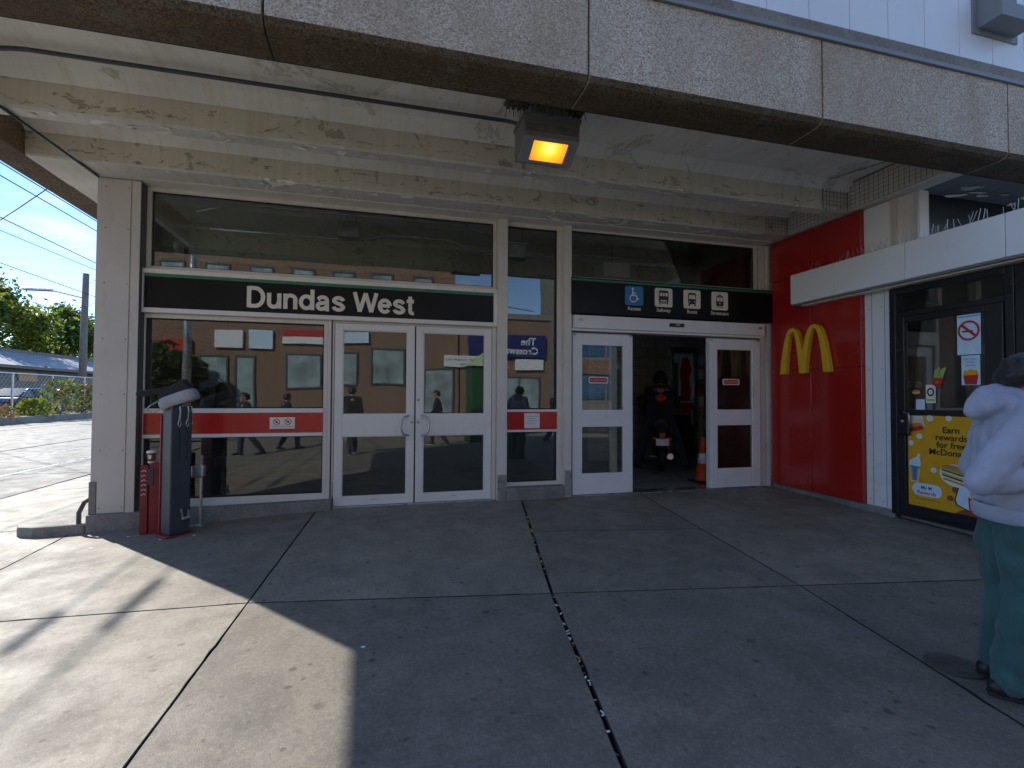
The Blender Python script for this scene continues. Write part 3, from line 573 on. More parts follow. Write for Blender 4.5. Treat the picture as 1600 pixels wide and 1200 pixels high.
box('mullion', (-.622, -.585, YF-.05, YF+.06, .0, 2.262), M['alu'], sf, .003); box('mullion', (-.572, -.548, YF-.02, YF+.06, -.01, 2.262), M['alu'], sf, .003)
box('base_sleeve', (-.5735, -.5465, YF-.024, YF-.021, -.01, .30), M['steel'], sf)
box('mullion', (1.475, 1.600, YF-.13, YF+.08, -.02, ZB-.013), M['alu'], sf, .004); box('base_sleeve', (1.478, 1.597, YF-.134, YF-.1305, -.01, .33), M['steel'], sf)
box('mullion', (1.412, 1.470, YF-.045, YF+.06, -.01, 2.262), M['alu'], sf, .003); box('mullion', (2.400, 2.500, YF-.13, YF+.08, .0, ZB-.013), M['alu'], sf, .004)
box('base_sleeve', (2.402, 2.498, YF-.134, YF-.1305, .02, .36), M['steel'], sf)
w3 = frame('window', 1.601, 2.399, .158, ZB-.012, .055, YF-.04, YF+.06, M['alu'], sf, wr=.075, wl=.012, wb=.05)
box('rail', (1.613, 2.324, YF-.05, YF+.05, 1.143, 1.175), M['alu_door'], w3, .003); box('rail', (1.613, 2.324, YF-.05, YF+.05, .875, .905), M['alu_door'], w3, .003)
box('red_band', (1.613, 2.324, YF-.042, YF+.03, .907, 1.141), M['red_band'], w3)
pane(1.611, 2.326, 1.17, ZB-.064, YF+.015, w3, .0, -.15); pane(1.611, 2.326, .20, .88, YF+.015, w3, .1, .1)
frame('gasket', 1.613, 2.324, 1.175, ZB-.067, .016, YF-.012, YF+.008, M['rubber'], w3, 0); frame('gasket', 1.613, 2.324, .208, .875, .012, YF-.012, YF+.008, M['rubber'], w3, 0)
w4 = frame('window', 2.502, 5.60, 2.985, ZB-.012, .03, YF-.03, YF+.06, M['alu'], sf, wr=.055, wb=.035); pane(2.53, 5.548, 3.018, ZB-.04, YF+.02, w4, .1, .0)
frame('gasket', 2.532, 5.545, 3.02, ZB-.042, .012, YF-.005, YF+.012, M['rubber'], w4, 0)
box('jamb', (5.622, 5.70, YF-.06, YF+.08, .0, ZB-.013), M['alu'], sf, .004); box('jamb', (5.715, 5.766, YF-.09, YF+.08, .0, ZB-.013), M['alu'], sf, .003)
def swing_door(x0, x1, hs, ty):
    d = MB(); st = .092; z0, z1 = .012, 2.232; y0, y1 = YF-.055, YF+.0
    d.box(x0, x0+st, y0, y1, z0, z1).box(x1-st, x1, y0, y1, z0, z1)
    for a, b in ((z0, .118), (.855, 1.118), (2.155, z1)): d.box(x0+st, x1-st, y0+.001, y1, a, b)
    o = d.build('door', M['alu_door'], sf, .0035)
    pane(x0+st-.004, x1-st+.004, 1.112, 2.16, YF-.028, o, .1, ty); pane(x0+st-.004, x1-st+.004, .112, .86, YF-.028, o, -.1, ty)
    for a, b in ((1.118, 2.155), (.118, .855)): frame('glazing_bead', x0+st, x1-st, a, b, .011, YF-.048, YF-.036, M['alu'], o, 0)
    hx = x1-.075 if hs > 0 else x0+.075; bx = hx-hs*.055
    MB().tube([(hx, YF-.055, 1.105), (hx, YF-.11, 1.10), (bx-.0, YF-.125, 1.09), (bx-hs*.03, YF-.125, 1.03), (bx-hs*.03, YF-.125, .93), (bx, YF-.125, .87), (hx, YF-.11, .86), (hx, YF-.055, .855)], .0125, 8).build('pull_handle', M['steel'], o, 0, True)
    for z in ((1.30, 1.02) if hs < 0 else (1.02,)):
        MB().lathe([(.001, -.010), (.016, -.009), (.019, -.002), (.019, 0)], n=16).build('lock_cylinder', M['steel'], o, 0, True).matrix_local = o.matrix_world.inverted() @ Matrix.Translation(((x1-.03 if hs > 0 else x0+.03), YF-.0555, z)) @ Matrix.Rotation(R(-90), 4, 'X')
    box('maker_plate', ((x0+x1)/2-.035, (x0+x1)/2+.035, YF-.0575, YF-.0552, .072, .082), M['steel'], o)
    return o
swing_door(-.540, .412, 1, .35); swing_door(.430, 1.405, -1, -.25)
box('door_head', (-.545, 1.410, YF-.03, YF+.06, 2.237, 2.262), M['alu'], sf, .002); box('threshold', (-.545, 1.41, YF-.09, YF+.1, -.03, .008), M['steel'], sf, .003)
nt = thing('prohibition_notice', 'small beige notice with two red prohibition circles on the red band', 'notice', (-1.1, YF-.04, 1.02))
P = Plane2((-1.255, YF-.0475, .955), (1, 0, 0), (0, 0, 1)); P.flat('plate', [(0, 0), (.275, 0), (.275, .135), (0, .135)], M['letter'], nt, .002, .004)
for cx in (.075, .20):
    flat_ring(P, 'prohibition_ring', cx, .080, .030, .038, M['red_print'], nt); P.flat('prohibition_bar', [(cx-.028, .10), (cx-.022, .106), (cx+.028, .06), (cx+.022, .054)], M['red_print'], nt, .0035); P.flat('pictogram', ell(cx, .08, .017, .012, 10), M['black'], nt, .0028)
P.text('NO SMOKING  NO LITTERING', .137, .018, .018, M['black'], nt, .003, align='CENTER', width=None)
wn_ = thing('white_notice', 'white paper notice taped over the narrow window red band', 'notice', (1.95, YF-.05, 1.02)); P = Plane2((1.86, YF-.0435, .925), (1, 0, 0), (0, 0, 1))
P.flat('sheet', [(0, 0), (.215, 0), (.215, .20), (0, .20)], M['white_print'], wn_, .003, .002)
for k in range(4): P.flat('text_line', [(.03, .155-.03*k), (.185-.03*(k % 2), .155-.03*k), (.185-.03*(k % 2), .160-.03*k), (.03, .160-.03*k)], M['trim'], wn_, .0045)
# ------------------------------------------------------------------ signs
s1 = thing('station_name_sign', 'black framed station sign reading Dundas West with green stripe', 'sign', (-.56, YF-.1, 2.26))
frame('frame', -2.598, 1.474, 2.263, 2.752, .052, YF-.105, YF-.032, M['alu_door'], s1, .005)
box('board', (-2.547, 1.423, YF-.075, YF-.034, 2.314, 2.701), M['sign_black'], s1); box('stripe', (-2.546, 1.422, YF-.0785, YF-.076, 2.668, 2.7005), M['green'], s1)
def arc(cx, cy, rx, ry, a0, a1, n=16): return [(cx+rx*math.cos(R(a0+(a1-a0)*i/n)), cy+ry*math.sin(R(a0+(a1-a0)*i/n))) for i in range(n+1)]
XH = .735                                                  # x-height of the even-stroke letters, cap height 1
c_, q_ = .30, XH/2
def o_(cx, a0, a1): return arc(cx, q_, .235, q_-.075, a0, a1, 22)
GL = {'D': (.80, [[(.10, 0), (.10, 1)], [(.10, .925), (.34, .925)]+arc(.34, .5, .32, .425, 90, -90, 20)+[(.10, .075)]]),
 'u': (.66, [[(.10, XH), (.10, .26)]+arc(.285, .26, .185, .19, 180, 340, 12)+[(.50, .30)], [(.51, XH), (.51, 0)]]),
 'n': (.66, [[(.10, XH), (.10, 0)], [(.10, .42)]+arc(.31, .47, .195, .19, 165, 0, 12)+[(.505, 0)]]),
 'd': (.70, [o_(.31, 0, 360), [(.555, 1), (.555, 0)]]),
 'a': (.66, [[(.09, .53)]+arc(.29, .51, .18, .15, 165, 0, 10)+[(.47, .2), (.49, .06), (.56, .06)], [(.47, .41), (.28, .37)]+arc(.22, .215, .14, .145, 100, 270, 10)+[(.33, .085), (.47, .22)]]),
 's': (.62, [[(.50, .52)]+arc(.305, .515, .19, .145, 10, 190, 10)+[(.19, .42), (.40, .335), (.49, .24)]+arc(.305, .215, .20, .145, 0, -180, 12)]),
 'W': (1.08, [[(.06, 1), (.285, .03)], [(.285, .03), (.54, .97)], [(.54, .97), (.79, .03)], [(.79, .03), (1.02, 1)]]),
 'e': (.66, [[(.085, .385), (.545, .385)], [(.545, .385)]+arc(.315, q_, .23, q_-.075, 5, 322, 24)]),
 't': (.40, [[(.19, .92), (.19, .18)]+arc(.30, .18, .11, .115, 180, 275, 6)+[(.36, .07)], [(.03, .675), (.36, .675)]]), ' ': (.32, [])}
def stroke_text(P, txt, a, b, size, width, sw, mat, parent, off):
    tot = sum(GL[ch][0] for ch in txt); sx = width/(tot-.1); x = -.05; q = 0
    for ch in txt:
        w, strokes = GL[ch]; m = MB()
        for pl_ in strokes:
            q += 1; pl_ = [p for i, p in enumerate(pl_) if i == 0 or (abs(p[0]-pl_[i-1][0])+abs(p[1]-pl_[i-1][1])) > 1e-4]; pts = [Vector((a+(x+u)*sx, b+v*size)) for u, v in pl_]; L = []; Rr = []; closed = (pts[0]-pts[-1]).length < 1e-4
            for i, p in enumerate(pts):
                d0 = (p-pts[i-1]) if i > 0 else ((p-pts[-2]) if closed else (pts[1]-p)); d1 = (pts[i+1]-p) if i < len(pts)-1 else ((pts[1]-p) if closed else d0)
                d0 = d0.normalized(); d1 = d1.normalized(); n_ = Vector((-(d0.y+d1.y), d0.x+d1.x)).normalized(); h = sw/2/max(.5, n_.dot(Vector((-d0.y, d0.x))))
                L.append(p+n_*h); Rr.append(p-n_*h)
            k = len(pts); oo = off+.0006*(q % 3); m.add([P.p(v.x, v.y, oo) for v in L+Rr], [(i, k+i, k+i+1, i+1) for i in range(k-1)])
        if strokes: m.build('letter', mat, parent)
        x += w
stroke_text(Plane2((-1.505, YF-.0765, 2.372), (1, 0, 0), (0, 0, 1)), 'Dundas West', 0, 0, .245, 1.895, .046, M['letter'], s1, .002)
s2 = thing('pictogram_sign', 'black sign with Access, Subway, Buses and Streetcars pictograms', 'sign', (4.1, YF-.1, 2.49))
box('board', (2.492, 5.768, YF-.15, YF-.062, 2.485, 2.982), M['sign_black'], s2, .004); box('stripe', (2.493, 5.767, YF-.1525, YF-.1505, 2.935, 2.962), M['green'], s2)
Pn = Plane2((0, YF-.1515, 0), (1, 0, 0), (0, 0, 1)); k = .978
def pictogram(x0, bgm, cap):
    t = Pn.flat('pictogram', rrect(x0, 2.635, x0+.285, 2.905, .03), bgm, s2, .002); Pn.text(cap, x0+.142, 2.566, .074, M['letter'], s2, .002, 'caption', 'CENTER', .0012); return t
t = pictogram(3.285, M['blue'], 'Access'); W = M['white_print']
Pn.flat('symbol', ell(3.405, 2.865, .017, .017, 14), W, t, .004)
Pn.flat('symbol', [(3.395, 2.842), (3.395, 2.765), (3.455, 2.765), (3.478, 2.712), (3.508, 2.722), (3.503, 2.738), (3.489, 2.733), (3.468, 2.783), (3.413, 2.783), (3.413, 2.800), (3.452, 2.800), (3.452, 2.814), (3.413, 2.814), (3.413, 2.842)][::-1], W, t, .004)
a = [(3.414+.060*math.cos(R(q)), 2.735+.060*math.sin(R(q))) for q in range(115, 372, 12)]; b = [(3.414+.044*math.cos(R(q)), 2.735+.044*math.sin(R(q))) for q in range(115, 372, 12)]
m = MB(); n = len(a); m.add([Pn.p(*q, .004) for q in a+b], [(i, n+i, n+i+1, i+1) for i in range(n-1)]); m.build('symbol', W, t)
def vehicle_pict(x0, cap, kind):
    t = pictogram(x0, M['letter'], cap); c = x0+.142; B = M['black']; Wt = M['letter']
    if kind == 'subway':
        Pn.flat('symbol', rrect(c-.078, 2.70, c+.078, 2.872, .028), B, t, .004)
        for a_, b_ in ((-.064, -.024), (.024, .064), (-.014, .014)): Pn.flat('symbol', [(c+a_, 2.79), (c+b_, 2.79), (c+b_, 2.838), (c+a_, 2.838)], Wt, t, .006)
        Pn.flat('symbol', [(c-.05, 2.715), (c+.05, 2.715), (c+.05, 2.735), (c-.05, 2.735)], Wt, t, .006)
        for s in (-1, 1): Pn.flat('symbol', [(c+s*.06-.010, 2.672), (c+s*.06+.010, 2.672), (c+s*.06+.010, 2.701), (c+s*.06-.010, 2.701)], B, t, .004)
        Pn.flat('symbol', [(c-.04, 2.684), (c+.04, 2.684), (c+.045, 2.694), (c-.045, 2.694)], B, t, .004)
    elif kind == 'bus':
        Pn.flat('symbol', rrect(c-.066, 2.70, c+.066, 2.865, .03), B, t, .004); Pn.flat('symbol', [(c-.056, 2.775), (c+.056, 2.775), (c+.048, 2.835), (c-.048, 2.835)], Wt, t, .006)
        for s in (-1, 1): Pn.flat('symbol', ell(c+s*.045, 2.735, .010, .010, 10), Wt, t, .006); Pn.flat('symbol', [(c+s*.048-.013, 2.675), (c+s*.048+.013, 2.675), (c+s*.048+.013, 2.702), (c+s*.048-.013, 2.702)], B, t, .004)
    else:
        Pn.flat('symbol', [(c-.060, 2.695), (c+.060, 2.695), (c+.066, 2.77), (c+.050, 2.845), (c-.050, 2.845), (c-.066, 2.77)], B, t, .004)
        Pn.flat('symbol', [(c-.054, 2.765), (c-.004, 2.765), (c-.004, 2.825), (c-.044, 2.825)], Wt, t, .006); Pn.flat('symbol', [(c+.004, 2.765), (c+.054, 2.765), (c+.044, 2.825), (c+.004, 2.825)], Wt, t, .006)
        Pn.flat('symbol', ell(c, 2.735, .012, .012, 10), Wt, t, .006); Pn.flat('symbol', [(c-.045, 2.848), (c+.045, 2.848), (c+.02, 2.862), (c-.02, 2.862)], B, t, .004); Pn.flat('symbol', [(c-.003, 2.862), (c+.003, 2.862), (c+.003, 2.885), (c-.003, 2.885)], B, t, .004)
        Pn.flat('symbol', [(c-.058, 2.675), (c+.058, 2.675), (c+.058, 2.684), (c-.058, 2.684)], B, t, .004)
vehicle_pict(3.752, 'Subway', 'subway'); vehicle_pict(4.217, 'Buses', 'bus'); vehicle_pict(4.685, 'Streetcars', 'tram')
# ------------------------------------------------------------------ sliding entrance door
sl = thing('sliding_entrance_door', 'silver white automatic sliding door standing open under the pictogram sign', 'sliding door', (4.05, YF, 0))
hd = box('header', (2.522, 5.618, YF-.16, YF+.10, 2.285, 2.462), M['alu_slide'], sl, .006)
box('track', (2.505, 5.60, YF-.13, YF+.06, 2.252, 2.284), M['alu_slide'], sl, .003)
sn = box('sensor', (3.98, 4.21, YF-.185, YF-.161, 2.355, 2.405), M['black_frame'], hd, .006); box('sensor_window', (4.07, 4.14, YF-.1875, YF-.1855, 2.37, 2.392), M['steel'], hd)
box('key_switch', (5.51, 5.56, YF-.165, YF-.161, 2.385, 2.41), M['black_frame'], hd)
Plane2((2.585, YF-.1612, 2.385), (1, 0, 0), (0, 0, 1)).text('002', 0, 0, .045, M['trim'], hd, .001, 'number')
def leaf(x0, x1, st, px):
    d = MB(); z0, z1 = .015, 2.215; y0, y1 = YF-.10, YF-.05
    a, b = px; d.box(x0, a, y0, y1, z0, z1).box(b, x1, y0, y1, z0, z1)
    for p, q in ((z0, .298), (.935, 1.168), (2.062, z1)): d.box(a, b, y0+.001, y1, p, q)
    o = d.build('leaf', M['alu_slide'], sl, .004); pane(a-.004, b+.004, 1.162, 2.068, YF-.075, o, .1, st); pane(a-.004, b+.004, .292, .940, YF-.075, o, -.1, st)
    P = Plane2((a+(.10 if st > 0 else .10), YF-.082, 1.535), (1, 0, 0), (0, 0, 1))
    P.flat('door_sticker', rrect(0, 0, .295, .09, .02), M['white_print'], o, .004); P.flat('door_sticker', rrect(.014, .014, .281, .076, .028), M['red_print'], o, .006)
    P.text('AUTOMATIC DOOR', .147, .035, .027, M['white_print'], o, .008, 'lettering', 'CENTER')
    for q in ((x0+.03), (x1-.03)): box('guide_roller', (q-.012, q+.012, YF-.105, YF-.101, 2.19, 2.205), M['rust'], o)
    return o
leaf(2.528, 3.432, .5, (2.668, 3.285)); leaf(4.695, 5.578, -.3, (4.822, 5.437))
for x0, x1, ex in ((2.53, 3.42, (3.12, 3.23)), (4.72, 5.56, (4.84, 4.94))):
    f = frame('fixed_sidelight', x0, x1, .01, 2.24, .06, YF-.02, YF+.03, M['alu_slide'], sl, .003, wb=.2); box('stile', (ex[0], ex[1], YF-.022, YF+.028, .21, 2.18), M['alu'], f, .003)
box('floor_track', (2.51, 5.61, YF-.12, YF+.12, -.02, .008), M['steel'], sl, .003)
# ------------------------------------------------------------------ inside: shop door, posters, cone
sh = thing('shop_door', 'metal framed glass shop door with red poster in the tiled corridor', 'door', (6.5, 9.5, 0))
frame('frame', 6.12, 7.0, .0, 2.45, .05, 9.52, 9.598, M['steel'], sh); pane(6.17, 6.70, .95, 2.4, 9.55, sh); box('stile', (6.70, 6.76, 9.525, 9.59, .05, 2.40), M['steel'], sh)
P = Plane2((6.17, 9.535, 0), (1, 0, 0), (0, 0, 1))
P.flat('poster', [(.02, 1.22), (.50, 1.22), (.50, 2.30), (.02, 2.30)], M['sky_print'], sh, .002)
P.flat('poster_figure', [(.18, 1.26), (.42, 1.26), (.44, 1.5), (.40, 1.75), (.47, 1.95), (.38, 2.22), (.24, 2.22), (.17, 1.9), (.20, 1.6)], M['red_print'], sh, .004); P.flat('poster_figure', [(.03, 1.4), (.13, 1.4), (.13, 2.1), (.03, 2.1)], M['green'], sh, .004)
P.flat('red_strip', [(.0, 1.0), (.52, 1.0), (.52, 1.18), (.0, 1.18)], M['red_print'], sh, .003); box('kick_panel', (6.17, 6.70, 9.53, 9.57, .05, .95), M['black_frame'], sh)
box('handle_plate', (6.60, 6.74, 9.46, 9.52, .70, 1.10), M['steel'], sh, .01)
for k in range(4): box('door_sticker', (6.80, 6.92, 9.508, 9.518, 1.15+.3*k, 1.36+.3*k), M[('white_print', 'red_print', 'white_print', 'sky_print')[k]], sh)
cn_ = thing('traffic_cone', 'orange traffic cone with white collar just inside the sliding door', 'cone', (4.99, 6.88, 0))
local(cn_, 'base', MB().box(-.17, .17, -.17, .17, 0, .03).mesh('base', M['rubber']), .01); local(cn_, 'body', MB().lathe([(.13, .03), (.115, .06), (.085, .30)], n=24).mesh('body', M['orange'], True))
local(cn_, 'collar', MB().lathe([(.086, .30), (.062, .46)], n=24).mesh('collar', M['cone_white'], True)); local(cn_, 'tip', MB().lathe([(.0615, .46), (.028, .70), (.02, .71)], n=24).mesh('tip', M['orange'], True))
# ------------------------------------------------------------------ restaurant side wall
XR = 5.77
rw = thing('restaurant_wall', 'glossy red cladding panels on the restaurant side wall', 'wall', (5.85, 5.6, 0))
box('backing_wall', (5.845, 6.6, 4.50, 6.30, -.12, ZB+.01), M['plinth'], rw)
zz = [.05, 1.742, 3.10, 3.70]; yy = [4.815, 5.56, 6.29]
for z0, z1 in zip(zz[:-1], zz[1:]):
    for y0, y1 in zip(yy[:-1], yy[1:]): box('red_panel', (XR, 5.842, y0+.004, y1-.004, z0+.004, z1-.004), M['red_panel'], rw, .004)
cb = MB(); cb.prism([(5.80, 4.46, .045), (5.80, 6.30, .045), (5.80, 6.30, -.10), (5.80, 4.46, -.14)], (-.044, 0, 0)); cb.build('base_kerb', M['plinth'], rw, .006)
wp = box('white_pier', (5.825, 5.8445, 4.490, 4.812, .046, ZB), M['canopy'], rw, .002)
for y in (4.72, 4.56): box('seam_strip', (5.8225, 5.8248, y-.003, y+.003, .06, 2.64), M['trim'], wp)
for z in (.12, .9, 1.7, 2.45):
    for y in (4.76, 4.60): MB().lathe([(.001, -.003), (.006, -.002), (.006, 0)], n=8).build('rivet', M['trim'], wp).matrix_local = Matrix.Translation((5.8235, y, z)) @ Matrix.Rotation(R(90), 4, 'Y')
ar = thing('arches_sign', 'yellow double arch letter M logo mounted on the red panels', 'sign', (XR, 5.6, 1.69))
# y decreases to the right as seen from the pavement
def arch(y0, y1, zb, zt, w0, w1):
    cy = (y0+y1)/2; hw = abs(y0-y1)/2; n = 26; out = []; inn = []
    for i in range(n+1):
        u = i/n; a = math.pi*(1-u); c = math.cos(a); s = max(0, math.sin(a)); e = abs(s)**.62 if s > 0 else 0
        wdt = w0+(w1-w0)*e
        out.append((c*hw, e)); inn.append((c*(hw-wdt) if abs(c) > .02 else 0, max(0, e-(.115 if e > .5 else 0)*((e-.5)*2))))
    return out, inn
def arch_mesh(ya, yb):                                    # one leg-to-leg parabola-like arch
    n = 36; cy = (ya+yb)/2; hw = abs(ya-yb)/2; zb, zt = 1.69, 2.345; h = zt-zb; O_ = []; I_ = []
    for i in range(n+1):
        t = -1+2*i/n; e = (1-abs(t)**2.6)
        O_.append((cy-t*hw, zb+h*e)); hw2 = hw-.100; I_.append((cy-t*hw2, zb+(h-.052)*(1-abs(t)**2.35)))
    m = MB(); k = n+1
    F_ = [(XR-.085, y, z) for y, z in O_]+[(XR-.085, y, z) for y, z in I_]+[(XR-.012, y, z) for y, z in O_]+[(XR-.012, y, z) for y, z in I_]
    fs = []
    for i in range(n): fs += [(i, i+1, k+i+1, k+i), (2*k+i, 3*k+i, 3*k+i+1, 2*k+i+1), (i, 2*k+i, 2*k+i+1, i+1), (k+i, k+i+1, 3*k+i+1, 3*k+i)]
    fs += [(0, k, 3*k, 2*k), (n, 2*k+n, 3*k+n, k+n)]
    m.add(F_, fs); return m
arch_mesh(6.03, 5.585).build('arch', M['yellow'], ar, .004); m_ = arch_mesh(5.680, 5.190); m_.v = [(x-.003, y, z+(.006 if z > 1.7 else .002)) for x, y, z in m_.v]; m_.build('arch', M['yellow'], ar, .004)
# canopy band with spikes
ca = thing('restaurant_canopy', 'long white panelled canopy band over the restaurant door', 'canopy', (5.66, 3.5, 2.64))
ky = [5.70, 5.02, 4.13, 3.22, 2.3, 1.35]
for a, b in zip(ky[:-1], ky[1:]): box('canopy_panel', (5.565, 5.765, b+.003, a-.003, 2.66, 3.07), M['canopy'], ca, .005)
box('soffit', (5.585, 5.765, 1.36, 5.69, 2.642, 2.6595), M['trim'], ca); box('soffit_strip', (5.66, 5.767, 1.36, 5.60, 2.628, 2.6415), M['letter'], ca)
cs = thing('bird_spikes', 'bent steel bird spikes along the top of the white canopy', 'bird spikes', (5.62, 3.5, 3.08)); rnd = random.Random(9); y = 5.4
while y > 1.4:
    m = MB()
    if rnd.random() < .80:
        for k in range(rnd.randint(1, 3)):
            q = y+rnd.uniform(-.03, .03); m.tube([(5.60+.02*k, q, 3.068), (5.60+.02*k+rnd.uniform(-.03, .03), q+rnd.uniform(-.04, .04), 3.068+rnd.uniform(.08, .13))], .0025, 4)
        m.box(5.585, 5.66, y-.03, y+.03, 3.07, 3.078); m.build('spike_strip', M['steel'], cs)
    y -= .085
uw = thing('upper_restaurant_wall', 'beige posts and dark window above the white canopy band', 'wall', (6.1, 4.0, 3.1))
for a, b, mt in ((4.50, 4.81, 'alu_grey'), (4.17, 4.498, 'alu')): box('post', (5.86, 6.0, a, b, 2.66, ZB+.01), M[mt], uw, .004)
box('post', (5.835, 5.859, 4.42, 4.50, 2.66, ZB+.01), M['alu_grey'], uw, .003); box('post', (5.84, 5.859, 4.175, 4.22, 2.66, ZB+.01), M['alu_grey'], uw, .003); box('dark_window', (6.005, 9.5, 4.25, 4.30, 2.99, ZB+.018), M['black_frame'], uw)
# restaurant door unit
rd = thing('restaurant_door', 'black framed glass restaurant door covered with posters and stickers', 'door', (5.8, 3.9, 0))
def yframe(name, y0, y1, z0, z1, w, x0, x1, mat, parent, bevel=.004, wb=None, wt=None):
    wb, wt = wb or w, wt or w
    m = MB().box(x0, x1, y0, y0+w, z0, z1).box(x0, x1, y1-w, y1, z0, z1).box(x0+.001, x1, y0+w, y1-w, z1-wt, z1).box(x0+.001, x1, y0+w, y1-w, z0, z0+wb); return m.build(name, mat, parent, bevel)
def ypane(y0, y1, z0, z1, x, parent, mat=None): return MB().box(x-.003, x+.003, y0, y1, z0, z1).build('pane', mat or M['glass_dark'], parent)
yframe('frame', 3.29, 4.482, .01, 2.625, .075, 5.79, 5.90, M['black_frame'], rd, .006, .08, .07); box('transom_bar', (5.792, 5.898, 3.366, 4.406, 2.29, 2.345), M['black_frame'], rd); ypane(3.366, 4.406, 2.346, 2.554, 5.85, rd)
lfm = MB().box(5.775, 5.835, 3.37, 3.525, .05, 2.285).box(5.775, 5.835, 4.30, 4.40, .05, 2.285).box(5.776, 5.835, 3.525, 4.30, 2.215, 2.285).box(5.776, 5.835, 3.525, 4.30, 1.17, 1.225).box(5.776, 5.835, 3.525, 4.30, .05, .155)
le = lfm.build('leaf', M['black_frame'], rd, .006); ypane(3.52, 4.305, 1.222, 2.22, 5.80, le); box('lower_panel', (5.797, 5.803, 3.52, 4.305, .15, 1.175), M['black_frame'], le)
hb = MB(); hb.prism([(5.772, 4.300-.105*c+.02, 1.055+.13*s) for c, s in [(math.cos(R(q)), math.sin(R(q))) for q in range(0, 360, 20)]][::-1], (-.03, 0, 0))
box('handle_plate', (5.742, 5.774, 4.235, 4.37, .93, 1.185), M['black_frame'], le, .025); MB().tube([(5.738, 4.30, 1.19), (5.735, 4.235, 1.182), (5.733, 4.225, 1.15), (5.733, 4.228, 1.0)], .008, 6).build('handle_trim', M['steel'], le, 0, True)
MB().lathe([(.001, -.006), (.017, -.005), (.02, 0)], n=14).build('lock_cylinder', M['steel'], le, 0, True).matrix_local = Matrix.Translation((5.741, 4.31, 1.09)) @ Matrix.Rotation(R(90), 4, 'Y')
D = Plane2((5.795, 4.285, 0), (0, -1, 0), (0, 0, 1))     # u runs to the right as seen, from the latch side
po = D.flat('poster', [(0, .158), (.755, .158), (.755, 1.162), (0, 1.162)], M['poster'], rd, .003, .002)
def pf(pts, mt, off): return D.flat('print', pts, M[mt], po, off)
def tx(s, a, b, size, mt='black', bold=.0015, al='RIGHT'): return D.text(s, a, b, size, M[mt], po, .006, 'lettering', al, bold)
for s, b in (('Earn', .985), ('rewards', .905), ('for free', .825), ("McDonald's", .745)): tx(s, .44, b, .092, 'black', .0017, 'CENTER')
pf([(.005, .985), (.17, 1.03), (.175, .985+.06), (.16, 1.155), (.02, 1.15)], 'sky_print', .005); pf([(.008, 1.02), (.165, 1.055), (.172, 1.01), (.02, .97)], 'red_print', .0065); pf(ell(.09, 1.055, .075, .022, 20, .2), 'bun', .0075); pf([(.02, 1.06), (.155, 1.09), (.15, 1.135), (.025, 1.125)], 'pale', .006)
for cx, cy, r in ((.235, 1.135, .035), (.125, .93, .033), (.035, .85, .030), (.265, .575, .03), (.42, 1.14, .03)):
    pf(ell(cx, cy, r, r*.95), 'white_print', .005); pf(ell(cx+.004, cy, r*.62, r*.58), 'sky_print', .006)
pf([(.03, .42), (.105, .42), (.135, .63), (.12, .72), (.02, .66), (.012, .62)], 'white_print', .005); pf([(.036, .43), (.10, .43), (.12, .575), (.022, .585)], 'poster', .006); pf([(.050, .435), (.085, .435), (.098, .572), (.045, .574)], 'blue_deep', .007)
pf(ell(.072, .625, .052, .045, 20), 'sky_print', .0065); pf([(.09, .65), (.115, .65), (.135, .735), (.105, .735)], 'sky_print', .006); pf([(.022, .575), (.125, .570), (.128, .592), (.02, .60)], 'blue_deep', .0068)
pf(rrect(.04, .275, .345, .415, .069, 8), 'sky_print', .005); tx('My M', .19, .352, .050, 'brown_print', .001, 'CENTER'); tx('Rewards', .19, .295, .055, 'red_print', .001, 'CENTER')
tx('Exclusively with the app', .20, .235, .026, 'brown_print', 0, 'CENTER'); tx('Terms apply', .085, .180, .018, 'brown_print', 0, 'CENTER')
for cx, cy, r in ((.475, .40, .035), (.425, .305, .032)): pf(ell(cx, cy, r, r*.9), 'brown_print', .005)
pf([(.47, .158), (.755, .158), (.755, .27), (.52, .20)], 'brown_print', .0045)
pf([(.46, .29), (.56, .66), (.72, .66), (.755, .60), (.755, .165), (.70, .158), (.48, .245)], 'black', .006); pf([(.475, .30), (.57, .648), (.71, .648), (.75, .60), (.75, .178), (.70, .172), (.49, .255)], 'sky_print', .007)
pf(ell(.48, .545, .155, .115, 30, -.22), 'white_print', .0075)
for i, (dy, h, mt, wd) in enumerate(((-.068, .022, 'bun', .118), (-.048, .014, 'pale', .125), (-.030, .018, 'meat', .130), (-.010, .016, 'lettuce', .138), (.008, .014, 'pale', .138), (.024, .016, 'meat', .134), (.040, .014, 'lettuce', .13))):
    pf([(.48+wd*a-.22*0, .535+dy+b*h-.22*(wd*a)) for a, b in ((-1, 0), (1, 0), (1, 1), (-1, 1))], mt, .008+.0002*i)
pf([(x, y-.22*(x-.48)) for x, y in ell(.48, .588, .13, .062, 20, 0, 0, 180)], 'bun', .0098)
for k in range(11): pf([(.60+.014*k, .30), (.612+.014*k, .30), (.614+.013*k, .40+.02*math.sin(k*2.1)), (.603+.013*k, .405+.02*math.sin(k*2.1))], 'poster' if k % 2 else 'pale', .0085+.0001*k)
pf([(.60, .19), (.735, .175), (.752, .34), (.70, .315), (.65, .315), (.59, .35)], 'red_print', .010)
def mini_m(cx, cy, s, off, par, mt='yellow'):
    for dx in (-.5, .5): 
        o_ = [(cx+s*(dx+.5*math.cos(a)), cy+s*1.7*math.sin(a)) for a in [math.pi*i/10 for i in range(11)]]; i_ = [(cx+s*(dx+.30*math.cos(a)), cy+s*1.45*math.sin(a)) for a in [math.pi*i/10 for i in range(11)]]
        mm = MB(); mm.add([D.p(*q, off) for q in o_+i_], [(i, 11+i, 12+i, i+1) for i in range(10)]); mm.build('print', M[mt], par)
